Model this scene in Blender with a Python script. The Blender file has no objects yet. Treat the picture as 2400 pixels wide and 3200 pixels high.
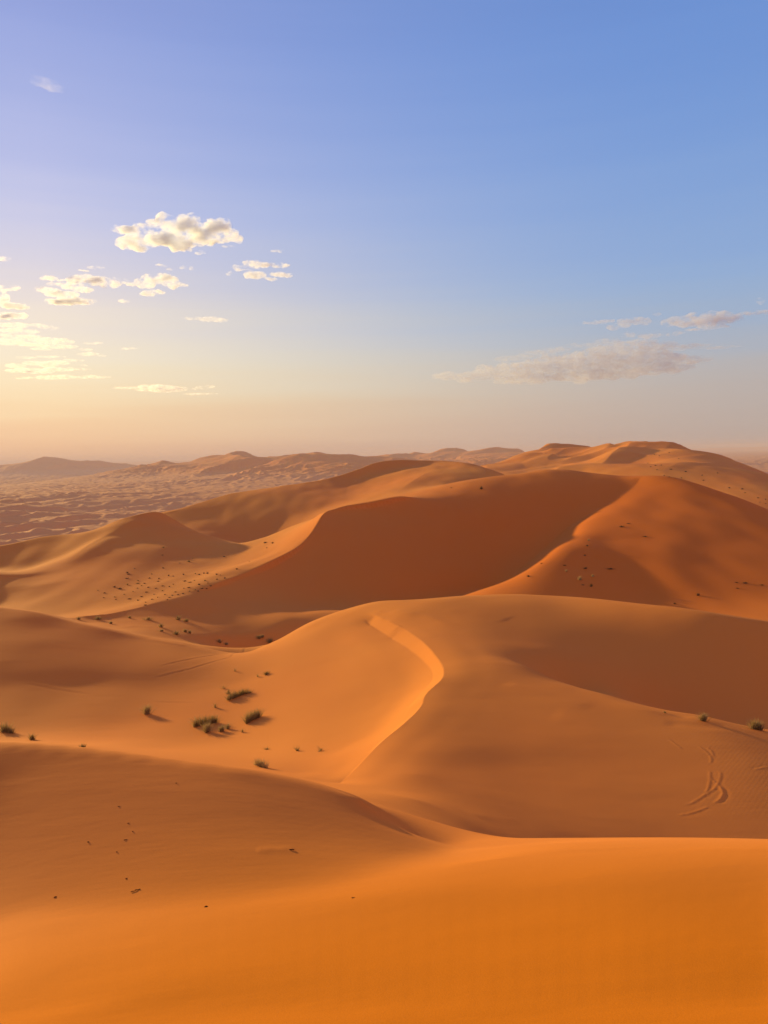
import bpy, bmesh, math, random
import numpy as np
from mathutils import Vector, Matrix, noise as mnoise

random.seed(7)
scene = bpy.context.scene
COL = scene.collection
EYE = 1.7                                   # eye height above the sand underfoot
F_PX, CU, CV = 2405.0, 1200.0, 1600.0       # photograph's lens (2400 x 3200)
PITCH, ROLL = math.radians(4.2), math.radians(1.36)
SUN_AZ, SUN_EL = math.radians(-43.0), math.radians(8.3)   # azimuth from +Y, positive to +X

# ------------------------------------------------------------------ camera
Fw = np.array([0, math.cos(PITCH), -math.sin(PITCH)])
R0 = np.array([1.0, 0, 0]); U0 = np.array([0, math.sin(PITCH), math.cos(PITCH)])
Rt = R0*math.cos(ROLL) - U0*math.sin(ROLL)
Up = U0*math.cos(ROLL) + R0*math.sin(ROLL)
cam_data = bpy.data.cameras.new('camera'); cam = bpy.data.objects.new('camera', cam_data); COL.objects.link(cam)
cam_data.sensor_fit = 'VERTICAL'; cam_data.sensor_height = 32.0; cam_data.sensor_width = 24.0
cam_data.lens = 32.0*F_PX/3200.0
cam_data.clip_start = 0.05; cam_data.clip_end = 200000
m = Matrix((tuple(Rt)+(0,), tuple(Up)+(0,), tuple(-Fw)+(0,), (0, 0, 0, 1))).transposed()
m.translation = Vector((0, 0, EYE))
cam.matrix_world = m
scene.camera = cam

def ray(u, v):
    """bearing (rad) and slope of the line of sight through a photograph pixel"""
    d = Fw + Rt*((u-CU)/F_PX) + Up*((CV-v)/F_PX)
    return math.atan2(d[0], d[1]), d[2]/math.hypot(d[0], d[1])

# ------------------------------------------------------------------ terrain survey
# Every dune line was read as (pixel, distance); it becomes (bearing, log distance, height/distance)
TH0, TH1, NT = math.radians(-37), math.radians(37), 400
RH0, RH1, NR = math.log(1.2), math.log(7000), 430
HT = (TH1-TH0)/(NT-1); HR = (RH1-RH0)/(NR-1)
CON = []        # (theta, rho, e, weight)
CREASE = []     # (theta, rho, strength)

def resample(P, closed=False):
    P = np.array(P, float); out = []
    n = len(P)
    for i in range(n-1):
        p1, p2 = P[i], P[i+1]
        p0 = P[i-1] if i > 0 else 2*p1-p2
        p3 = P[i+2] if i+2 < n else 2*p2-p1
        L = max(abs(p2[0]-p1[0])/HT, abs(p2[1]-p1[1])/HR, 1)
        k = int(min(200, math.ceil(L*3)))
        # finite-difference tangents scaled by chord keep the line from looping
        d0 = np.linalg.norm((p1-p0)[:2])+1e-6; d1 = np.linalg.norm((p2-p1)[:2])+1e-6; d2 = np.linalg.norm((p3-p2)[:2])+1e-6
        m1 = ((p1-p0)/d0*d1 + (p2-p1)/d1*d0)/(d0+d1)*d1
        m2 = ((p2-p1)/d1*d2 + (p3-p2)/d2*d1)/(d1+d2)*d1
        for j in range(k):
            t = j/k
            out.append((2*t**3-3*t*t+1)*p1 + (t**3-2*t*t+t)*m1 + (-2*t**3+3*t*t)*p2 + (t**3-t*t)*m2)
    out.append(P[-1])
    return out

def line(pts, w=1.0, crease=None, back=None):
    """pts: (u, v, r>0) or (u, v, z<=... as ('z', z)); back: [(distance factor, slope down)]"""
    Q = []
    for u, v, r in pts:
        th, e = ray(u, v)
        if isinstance(r, tuple): r = r[1]/e
        Q.append((th, math.log(r), e))
    S = resample(Q) if len(Q) > 1 else [np.array(Q[0])]
    for th, rh, e in S:
        CON.append((th, rh, e, w))
        if crease is not None: CREASE.append((th, rh, crease))
        if back:
            r = math.exp(rh); z = e*r; r_prev = r
            for fac, sl in back:
                r2 = r*fac; z -= sl*(r2-r_prev); r_prev = r2
                CON.append((th, math.log(r2), z/r2, 0.5))
    return S

def dots(pts, w=0.6):
    for p in pts: line([p], w)

def Z(z): return ('z', z)

#--LINES--
# foreground platform the photographer stands on: a plane falling away from the lens
for th in np.linspace(TH0, TH1, 40):
    for r in (1.2, 1.8, 2.6, 3.6, 4.4):
        z = -EYE - 0.30*r*math.cos(th+0.25)
        CON.append((th, math.log(r), z/r, 0.5))
def rp(u, v, a=0.30):
    th, e = ray(u, v); return EYE/(-e-a*math.cos(th+0.25))
line([(u, v, rp(u, v)) for u, v in ((-700, 2850), (0, 2842), (600, 2835), (1000, 2785), (1385, 2708))], 0.7)
line([(u, v, rp(u, v)) for u, v in ((1385, 2708), (1600, 2678), (1880, 2660), (2400, 2648), (3100, 2650))], crease=0.15,
     back=[(1.15, 0.42), (1.45, 0.48)])
# low ridge on the left, in front of the valley
line([(-700, 2400, Z(-3.9)), (-300, 2335, Z(-3.55)), (0, 2322, Z(-3.42)), (150, 2335, Z(-3.42)), (386, 2357, Z(-3.46)), (530, 2378, Z(-3.5)), (800, 2415, Z(-3.6)), (980, 2455, Z(-3.75)),
      (1130, 2497, Z(-3.9))], crease=0.35, back=[(1.12, 0.42), (1.5, 0.48)])
line([(-700, 2380, 25), (-300, 2325, 26), (0, 2316, 26), (400, 2352, 25), (800, 2408, 21.5), (1000, 2450, 18), (1130, 2489, 14.5)], 0.6)
dots([(1220, 2540, 10.3), (1220, 2520, 12), (1220, 2620, 8.4), (1180, 2560, 8.9)], 0.4)
FSAD = [(1160, 2570, .1), (1400, 2500, .16), (1450, 2640, .16), (1200, 2680, .16)]
# saddle and the right flat with the wheel tracks
dots([(1300, 2620, 9.2), (1300, 2560, 12), (1300, 2480, 16.5), (1300, 2400, 20.5), (1300, 2310, 24.2), (1420, 2660, 8.9), (1420, 2590, 13),
      (1500, 2640, Z(-6.9)), (1500, 2550, Z(-8.5)), (1500, 2400, Z(-9.15)), (1500, 2210, Z(-9.35)), (1700, 2300, Z(-9.42)), (1700, 2380, Z(-9.45)), (1500, 2330, Z(-9.28)), (2000, 2450, Z(-9.65)), (2400, 2450, Z(-9.8)),
      (1600, 2664, Z(-8.3)), (1800, 2655, Z(-9.3)), (2100, 2645, Z(-9.7)), (2400, 2640, Z(-9.85)), (2900, 2640, Z(-10))])
line([(1790, 2153, Z(-9.62)), (1890, 2181, Z(-9.6)), (2034, 2220, Z(-9.6)), (2130, 2241, Z(-9.7)), (2174, 2243, Z(-9.7)),
      (2275, 2270, Z(-9.8)), (2400, 2292, Z(-9.95)), (3000, 2390, Z(-10.4))], crease=0.3, back=[(1.06, 0.25), (1.14, 0.55)])
line([(1650, 2080, Z(-9.8)), (1745, 2128, Z(-10.1)), (1890, 2169, Z(-11.0)), (2034, 2212, Z(-12)), (2275, 2260, Z(-12.5)), (2400, 2282, Z(-12.6)), (3000, 2378, Z(-13))], 0.8)
# slip-face dune: its crest, the foot of the slip face, its far edge
line([(1147, 1913, 50), (1245, 1955, 45), (1350, 2035, 37), (1385, 2095, 33), (1380, 2120, 31.5), (1330, 2170, 29.5), (1316, 2205, 28),
      (1265, 2258, 26), (1200, 2310, 24.5), (1120, 2390, 22), (1060, 2450, 20)], crease=0.0)
line([(1140, 1938, Z(-10.5)), (1185, 1968, Z(-10.45)), (1215, 1987, Z(-10.37)), (1279, 2027, Z(-10.1)), (1328, 2070, Z(-9.95)), (1352, 2099, Z(-9.8)), (1352, 2128, Z(-9.7)),
      (1319, 2166, Z(-9.7)), (1280, 2210, Z(-9.75)), (1259, 2248, Z(-9.6)), (1228, 2282, Z(-9.5)), (1155, 2345, Z(-9.3))], 0.8, crease=0.03)
line([(760, 2045, Z(-13.2)), (795, 2032, Z(-13)), (858, 2005, Z(-12.5)), (969, 1945, Z(-11.7)), (1080, 1904, Z(-10.7)), (1166, 1881, Z(-10.1)), (1282, 1875, Z(-9.6)),
      (1475, 1862, Z(-9.6)), (1600, 1858, Z(-9.6)), (1745, 1864, Z(-9.6)), (1865, 1875, Z(-9.3)), (2106, 1904, Z(-9.1)), (2275, 1929, Z(-9.2)), (2400, 1945, Z(-9.4)),
      (3000, 2040, Z(-10.5))], crease=0.3, back=[(1.1, 0.35), (1.3, 0.33)])
dots([(900, 2200, Z(-11.7)), (1000, 2330, Z(-10.9)), (800, 2340, Z(-11.2)), (950, 2430, Z(-9.5)), (1100, 2150, Z(-10.7)), (1000, 2050, Z(-11.1)), (1150, 2030, Z(-10.7)),
      (850, 2100, Z(-12.2)), (1440, 2150, Z(-9.4)), (1405, 2210, Z(-9.22)), (1345, 2270, Z(-9.1)), (1275, 2330, Z(-9.02)), (1440, 2060, Z(-9.42)), (1390, 2350, Z(-9.05)), (1500, 2020, 37), (1700, 1990, 40)], 0.4)
# valley floor and the long low dune on its left
line([(-700, 2260, Z(-12)), (0, 2270, Z(-12.2)), (400, 2262, Z(-12.3)), (680, 2250, Z(-12.1))], 0.4)
line([(-700, 2130, Z(-11.6)), (0, 2140, Z(-11.9)), (500, 2150, Z(-12.4)), (750, 2140, Z(-12.4))], 0.4)
line([(-700, 1990, Z(-11.2)), (-350, 1915, Z(-10.5)), (0, 1901, Z(-10.3)), (164, 1929, Z(-10.8)), (231, 1947, Z(-11.1)), (337, 1971, Z(-11.5)), (448, 1993, Z(-12)), (578, 2019, Z(-12.4)), (690, 2046, Z(-12.7))],
     crease=0.3, back=[(1.05, 0.15)])
dots([(600, 1990, Z(-14.2)), (600, 1960, Z(-14.6)), (600, 1935, Z(-15.0)), (450, 1965, Z(-14.6)), (450, 1940, Z(-15)), (750, 1990, Z(-14.0)), (750, 1950, Z(-14.5)), (750, 1915, Z(-15.1)), (340, 1950, Z(-14.8)), (900, 1940, Z(-14.3)), (900, 1905, Z(-15.0)), (1000, 1895, Z(-15.2)), (850, 1970, Z(-14.0))], 0.5)
dots([(-700, 1960, Z(-15)), (-350, 1905, Z(-15.3)), (0, 1897, Z(-15.3)), (100, 1915, Z(-15.2)), (164, 1927, Z(-15)), (240, 1943, Z(-14.8)), (337, 1966, Z(-14.5)), (450, 1988, Z(-14.2)), (578, 2013, Z(-13.9)), (720, 2034, Z(-13.6))])
dots([(0, 1918, Z(-10.38)), (90, 1925, Z(-10.5)), (0, 1940, Z(-10.5)), (90, 1950, Z(-10.65)), (0, 2000, Z(-10.85)), (100, 2000, Z(-10.95)), (0, 2060, Z(-11.2)), (300, 2000, Z(-11.5)), (300, 2070, Z(-11.8)), (-300, 1960, Z(-10.8)), (-300, 2060, Z(-11.2))], 0.6)
line([(230, 1926, 75.5), (328, 1931, 75), (434, 1921, 76.5), (564, 1914, 79), (665, 1901, 80.5), (800, 1877, Z(-15.8)), (950, 1862, Z(-16.2)), (1166, 1868, Z(-16.4)),
      (1475, 1850, Z(-16.6)), (1560, 1852, Z(-16.8))], 0.8)
# big dark dune: crest, bright flank, face
line([(235, 1925, 75.6), (328, 1920, 76.0), (357, 1915, 76.7), (482, 1889, 81), (565, 1866, 84), (665, 1839, 87.8), (771, 1800, 93.5), (887, 1748, 99), (940, 1710, 101.5), (964, 1676, 103.5),
      (993, 1628, 108), (1011, 1600, 111), (1051, 1589, 113.5), (1176, 1577, 118), (1239, 1562, 121), (1300, 1556, 124)], crease=0.02)
line([(765, 1706, Z(-15.1)), (800, 1698, Z(-15.2)), (896, 1659, Z(-13.4)), (950, 1632, Z(-11.3)), (1005, 1601, 113)], 0.8, crease=0.1, back=[(1.06, 0.2)])
dots([(1300, 1700, Z(-12.7)), (1100, 1700, Z(-11.4)), (1500, 1680, Z(-12.5)), (1400, 1530, 134), (1000, 1760, 95)], 0.3)
dots([(1100, 1620, 110.3), (1100, 1660, 104), (1200, 1610, 113.3), (1300, 1600, 118.5), (1050, 1625, 107.5)], 0.5)
dots([(900, 1720, 105), (900, 1690, 114), (850, 1745, 104), (850, 1715, 115), (940, 1690, 106), (960, 1655, 111), (800, 1765, 101), (800, 1735, 112), (740, 1790, 97), (740, 1755, Z(-14.2)), (660, 1810, 95), (660, 1775, Z(-14.2)), (560, 1850, Z(-14.4)), (560, 1810, Z(-14.2))], 0.5)
# hollowed dune on the left
line([(-700, 1790, 105), (-200, 1800, 107), (0, 1794, 108), (96, 1794, 109), (159, 1777, 112), (241, 1729, 118), (270, 1705, 122), (347, 1666, 131), (420, 1625, 139)], crease=0.4)
dots([(-300, 1790, 121), (0, 1784, 121), (96, 1780, 122), (170, 1755, 123), (60, 1740, 131)], 0.6)
line([(-700, 1840, 125), (-300, 1750, 134), (0, 1710, 136), (135, 1678, 138), (289, 1659, 139), (362, 1630, 141), (419, 1613, 143), (482, 1600, 146), (504, 1600, 147)],
     crease=0.3, back=[(1.1, 0.35), (1.4, 0.35)])
line([(504, 1600, 147), (569, 1642, 150), (651, 1676, 149), (752, 1700, 145)], crease=0.3)
dots([(347, 1734, Z(-13.9)), (300, 1850, Z(-14.9)), (500, 1800, Z(-14.25)), (200, 1870, Z(-15.2)), (0, 1890, Z(-15.5)), (600, 1780, Z(-14.1)), (100, 1830, Z(-15.4)), (-300, 1880, Z(-15.5)),
      (560, 1745, Z(-13.5)), (651, 1727, Z(-13.9)), (720, 1722, Z(-14.6)), (500, 1700, Z(-12.7)), (600, 1695, Z(-13.1))], 0.5)
# orange dune behind
line([(400, 1640, 178), (450, 1622, 180), (530, 1601, 180), (603, 1577, 185), (675, 1556, 190), (800, 1531, 198), (945, 1510, 205), (1065, 1486, 212), (1138, 1461, 218), (1186, 1445, 222),
      (1290, 1441, 226), (1403, 1441, 230), (1490, 1454, 215), (1571, 1479, 195)], crease=0.2, back=[(1.06, 0.3), (1.3, 0.3)])
dots([(569, 1637, 163), (651, 1671, 160), (752, 1694, 155), (800, 1692, 152), (896, 1653, 153), (1011, 1594, 158), (1100, 1578, 152), (1176, 1573, 146)], 0.6)
line([(1109, 1578, 158), (1082, 1540, 186), (1110, 1500, 208), (1165, 1462, 219)], 0.7, crease=0.3)
line([(1403, 1442, 229), (1354, 1469, 200), (1282, 1507, 174), (1234, 1541, 158), (1180, 1568, 146)], 0.8, crease=0.2)
dots([(1430, 1490, 178), (1000, 1560, 180), (1490, 1492, 163)], 0.4)
# right shoulder
line([(1470, 1507, 143), (1547, 1489, 149), (1600, 1483, 151)], crease=0.5)
line([(1600, 1483, 151), (1720, 1464, 153), (1759, 1464, 153), (1817, 1471, 151), (1889, 1481, 147), (1962, 1493, 143), (2034, 1489, 141),
      (2072, 1488, 140), (2154, 1505, 137), (2275, 1541, 132), (2400, 1589, 126), (3000, 1800, 104)], crease=0.5, back=[(1.12, 0.25), (1.4, 0.2)])
line([(2005, 1500, 142), (1940, 1551, 132), (1845, 1608, 123), (1765, 1657, 116), (1695, 1720, 107), (1625, 1782, 98), (1575, 1840, 90)], 0.8, crease=0.25)
line([(2030, 1505, Z(-5.6)), (1990, 1551, Z(-7.5)), (1895, 1608, Z(-9.5)), (1815, 1657, Z(-10.8)), (1745, 1720, Z(-11.7)), (1680, 1782, Z(-12.8)), (1630, 1840, Z(-13.9))], 0.6)
dots([(1900, 1720, Z(-12.6)), (1850, 1800, Z(-14.3)), (1820, 1835, Z(-15)), (2020, 1860, Z(-14.8)), (2300, 1700, Z(-11.8)), (2120, 1782, Z(-13.2)), (2200, 1600, Z(-9.4)), (2045, 1700, Z(-11.8)), (1945, 1700, Z(-12.4)),
      (2034, 1868, Z(-14.8)), (2400, 1925, Z(-14.3)), (2800, 1980, Z(-14.3))], 0.4)

# high dunes on the right horizon
line([(1500, 1458, 480), (1571, 1443, 520), (1600, 1430, 540), (1677, 1410, 560), (1735, 1387, 600), (1798, 1385, 600), (1860, 1395, 590)], crease=0.1, back=[(1.1, 0.2), (1.3, 0.2)])
line([(1860, 1397, 500), (1909, 1388, 480), (1952, 1394, 455), (1986, 1384, 430), (2034, 1388, 420), (2101, 1391, 410), (2154, 1404, 400), (2202, 1424, 390), (2251, 1437, 380), (2323, 1459, 360),
      (2400, 1482, 330), (2700, 1600, 260)], crease=0.1, back=[(1.1, 0.25), (1.3, 0.2)])
line([(1986, 1384, 430), (1928, 1416, 380), (1870, 1440, 338), (1812, 1454, 305)], crease=0.02)
dots([(1905, 1405, 440), (1870, 1424, 400), (1830, 1440, 370), (1790, 1450, 345)], 0.7)
line([(1909, 1388, 480), (1880, 1408, 450), (1845, 1426, 425), (1790, 1432, 410)], crease=0.02)
dots([(1860, 1402, 505), (1835, 1412, 490), (1800, 1420, 470)], 0.7)
line([(1600, 1438, 440), (1660, 1418, 445), (1700, 1413, 440), (1740, 1420, 430), (1770, 1430, 415)], 0.8, crease=0.05, back=[(1.06, .15)])
dots([(1600, 1477, 290), (1720, 1459, 300), (1889, 1478, 270), (2072, 1484, 255), (2275, 1537, 225), (2400, 1585, 205), (2700, 1700, 170)], 0.6)
line([(2101, 1391, 410), (2065, 1415, 370), (2050, 1432, 345)], 0.6, crease=0.05)
dots([(1735, 1402, 545), (1800, 1400, 545), (1700, 1412, 510), (1850, 1405, 530)], 0.5)
# far ridges on the plain
line([(400, 1466, 2200), (458, 1463, 2200), (487, 1454, 2200), (506, 1445, 2250), (579, 1442, 2250), (627, 1429, 2250), (675, 1424, 2250), (714, 1428, 2250), (767, 1419, 2250), (800, 1424, 2250),
      (887, 1421, 2250), (935, 1430, 2200), (1007, 1437, 2150), (1060, 1446, 2150), (1157, 1454, 2100)], crease=0.05, back=[(1.08, 0.2)])
line([(487, 1454, 2200), (500, 1470, 2050), (514, 1487, 1850)], crease=0.02)
line([(675, 1424, 2250), (640, 1440, 2100), (600, 1452, 1950)], 0.7, crease=0.02)
dots([(455, 1478, 2020), (470, 1487, 1880), (600, 1440, 2220)], 0.6)
line([(760, 1478, 1620), (848, 1461, 1650), (900, 1444, 1660), (935, 1437, 1650), (1007, 1439, 1600), (1022, 1449, 1540), (1040, 1465, 1450), (1055, 1480, 1350)], crease=0.03)
line([(-700, 1490, 4000), (-200, 1470, 4000), (0, 1462, 4000), (72, 1449, 4000), (145, 1440, 4000), (183, 1436, 4000), (241, 1443, 4000), (313, 1447, 4000), (386, 1457, 4000), (450, 1460, 4000)],
     crease=0.1, back=[(1.12, 0.12)])
line([(1060, 1446, 2600), (1137, 1431, 2600), (1219, 1426, 2600), (1258, 1435, 2500), (1306, 1421, 2600), (1345, 1424, 2600), (1374, 1414, 2600), (1451, 1416, 2600), (1475, 1420, 2500),
      (1542, 1409, 2500), (1600, 1412, 2500), (1680, 1425, 2400)], crease=0.05, back=[(1.1, 0.2)])
line([(-400, 1620, 740), (-60, 1582, 770), (22, 1560, 790), (90, 1573, 770), (164, 1589, 740), (230, 1598, 720)], crease=0.03, back=[(1.04, .2)])
for th in np.linspace(TH0, TH1, 75):
    d = math.degrees(th)
    for r in (450, 600, 900, 1200, 1600, 1900, 3000, 3400, 5000, 6000, 6900):
        if d < -14 and r < 1500 and not (d < -23 and 700 < r < 850) or (d >= -14 and d < 0 and r in (900, 1200)) or d > 24 and r >= 600 or r in (3000, 3400) and d > -2 or r >= 5000:
            CON.append((th, math.log(r), -42.0/r, 0.3))
# how squarely each visible slope meets the sun (cosine), read from the photograph: corners (u, v, cosine), distance range
FACING = []
def facing(pts, r0, r1, n=7):
    (a, b, c, d) = pts; n = int(n*2.5)
    for i in range(n):
        for j in range(n):
            x, y = (i+.5)/n, (j+.5)/n
            q = [(1-x)*(1-y)*a[k]+x*(1-y)*b[k]+x*y*c[k]+(1-x)*y*d[k] for k in range(3)]
            c_ = q[2]*(0.9+0.1*min(1, max(0, (q[2]-.2)/.2))) if q[2] > 0 else q[2]
            FACING.append((*ray(q[0], q[1]), c_, r0, r1))
facing([(0, 2900, .25), (2400, 2720, .29), (2400, 3150, .27), (0, 3150, .25)], 1.4, 9, 14)
facing([(0, 2650, .14), (900, 2650, .11), (1150, 2760, .2), (0, 2800, .2)], 4, 12, 8)
facing([(0, 2420, .09), (700, 2480, .07), (950, 2620, .09), (0, 2620, .13)], 4, 12, 8)
facing([(750, 2460, .06), (1100, 2530, .05), (1250, 2640, .09), (850, 2560, .06)], 4, 12, 5)
facing(FSAD, 6, 18, 6)
facing([(1300, 2420, .2), (2350, 2350, .12), (2350, 2620, .14), (1450, 2620, .15)], 11, 30, 9)
facing([(1420, 2150, .11), (1900, 2210, .11), (2300, 2330, .12), (1420, 2350, .14)], 11, 34, 8)
facing([(1450, 1900, .13), (2350, 1970, .0), (2350, 2230, -.08), (1650, 2020, .05)], 30, 60, 8)
facing([(1250, 1905, .14), (1480, 1900, .12), (1600, 2040, .09), (1420, 2060, .09)], 30, 60, 5)
facing([(850, 2060, .3), (1100, 1960, .34), (1300, 2100, .27), (950, 2150, .27)], 24, 60, 7)
for q_ in ([(1165, 1927), (1240, 1962), (1225, 1984), (1160, 1945)], [(1245, 1966), (1342, 2038), (1326, 2058), (1228, 1990)], [(1345, 2042), (1380, 2092), (1359, 2095), (1328, 2062)], [(1380, 2096), (1375, 2124), (1355, 2128), (1358, 2100)],
           [(1370, 2130), (1326, 2172), (1321, 2166), (1354, 2130)], [(1314, 2206), (1268, 2250), (1263, 2246), (1288, 2208)]):
    facing([(u, v, .62) for u, v in q_], 20, 52, 4)
facing([(900, 2170, .27), (1290, 2110, .28), (1150, 2300, .34), (1000, 2380, .34)], 20, 45, 7)
facing([(0, 2150, .1), (620, 2130, .13), (750, 2330, .16), (0, 2290, .12)], 18, 48, 7)
facing([(0, 1930, .15), (420, 2010, .13), (600, 2110, .1), (0, 2110, .07)], 38, 57, 7)
facing([(250, 1935, .24), (560, 1925, .24), (800, 1990, .13), (450, 1980, .2)], 50, 84, 6)
facing([(620, 1930, .2), (800, 1897, .1), (980, 1890, .06), (800, 1985, .2)], 50, 88, 6)
facing([(500, 1895, -.05), (720, 1835, -.1), (820, 1865, -.1), (560, 1910, -.06)], 75, 95, 6)
facing([(1040, 1606, .0), (1480, 1540, .02), (1480, 1800, -.12), (900, 1850, -.05)], 82, 140, 10)
facing([(840, 1700, .42), (960, 1645, .45), (905, 1730, .45), (770, 1785, .36)], 88, 132, 6)
facing([(600, 1740, .2), (790, 1715, .34), (740, 1805, .36), (560, 1850, .22)], 80, 142, 6)
facing([(150, 1830, .13), (480, 1770, .13), (520, 1850, .16), (250, 1895, .12)], 80, 128, 6)
facing([(185, 1740, .33), (330, 1662, .4), (350, 1680, .3), (230, 1750, .3)], 95, 140, 5)
facing([(300, 1740, .1), (390, 1690, .1), (420, 1740, .12), (330, 1790, .08)], 95, 138, 4)
facing([(440, 1650, .2), (520, 1630, .17), (690, 1705, .12), (480, 1720, .12)], 110, 144, 5)
facing([(0, 1735, .1), (240, 1680, .12), (180, 1740, .07), (0, 1780, .03)], 112, 138, 5)
facing([(0, 1810, .26), (180, 1790, .26), (120, 1830, .15), (0, 1840, .14)], 85, 112, 4)
facing([(640, 1580, .06), (1040, 1510, .04), (1060, 1570, .0), (700, 1670, .0)], 140, 220, 7)
facing([(1120, 1490, .27), (1380, 1446, .25), (1290, 1495, .34), (1140, 1560, .34)], 140, 240, 6)
facing([(1400, 1460, .16), (1480, 1462, .06), (1480, 1490, .06), (1330, 1510, .2)], 130, 240, 4)
facing([(1830, 1640, .17), (2000, 1520, .16), (2240, 1560, .14), (1950, 1680, .15)], 80, 150, 6)
facing([(1660, 1810, .15), (1800, 1680, .17), (1830, 1690, .12), (1690, 1815, .08)], 70, 120, 5)
facing([(1760, 1790, .02), (1900, 1690, .03), (1990, 1830, .0), (1760, 1845, .0)], 70, 120, 5)
facing([(1930, 1690, .15), (2000, 1680, .16), (2140, 1850, .14), (2060, 1850, .14)], 70, 125, 5)
facing([(2080, 1720, .04), (2300, 1640, .08), (2350, 1880, .1), (2140, 1830, .02)], 65, 125, 6)
facing([(1990, 1420, .09), (2120, 1420, .1), (2360, 1540, .1), (2080, 1470, .08)], 180, 430, 6)
facing([(1850, 1402, .44), (1895, 1397, .44), (1870, 1420, .42), (1800, 1430, .36)], 380, 520, 5)
facing([(1880, 1425, .42), (1930, 1410, .42), (1880, 1436, .4), (1830, 1448, .36)], 310, 450, 5)
facing([(1945, 1414, -.04), (1988, 1392, -.05), (2030, 1425, -.02), (1900, 1446, .0)], 290, 440, 7)
facing([(2045, 1418, .26), (2090, 1398, .26), (2110, 1410, .18), (2060, 1430, .2)], 320, 430, 4)
facing([(1912, 1396, -.02), (1945, 1400, -.02), (1925, 1408, .0), (1898, 1406, -.02)], 380, 500, 3)
facing([(1690, 1402, .26), (1740, 1392, .26), (1760, 1402, .2), (1690, 1412, .24)], 450, 620, 3)
facing([(1790, 1391, .02), (1850, 1397, .02), (1840, 1403, .04), (1780, 1404, .05)], 450, 620, 3)
facing([(1640, 1426, .3), (1675, 1415, .34), (1700, 1420, .28), (1650, 1434, .28)], 380, 480, 4)
facing([(1720, 1424, .0), (1770, 1430, .02), (1740, 1440, .04), (1700, 1436, .02)], 340, 480, 4)
#--ENDLINES--

def base_z(r):
    return np.interp(np.log(r), np.log([1.2, 5, 10, 22, 60, 100, 160, 260, 450, 7000]), [-2.1, -3.2, -4.6, -10, -14, -16, -19, -32, -42, -42])

FULL = (TH0, TH1, RH0, RH1)
def bicubic(G, fi, fj):
    """Catmull-Rom samples of grid G at fractional rows fi and columns fj (an outer product)"""
    def ops(f, n):
        k = np.clip(np.floor(f).astype(int), 0, n-2); t = f-k
        w = [-.5*t**3+t*t-.5*t, 1.5*t**3-2.5*t*t+1, -1.5*t**3+2*t*t+.5*t, .5*t**3-.5*t*t]
        ix = [np.clip(k+o, 0, n-1) for o in (-1, 0, 1, 2)]
        return w, ix
    w, ix = ops(fi, G.shape[0])
    H = sum(w[q][:, None]*G[ix[q]] for q in range(4))
    w, ix = ops(fj, G.shape[1])
    return sum(w[q][None, :]*H[:, ix[q]] for q in range(4))

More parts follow.
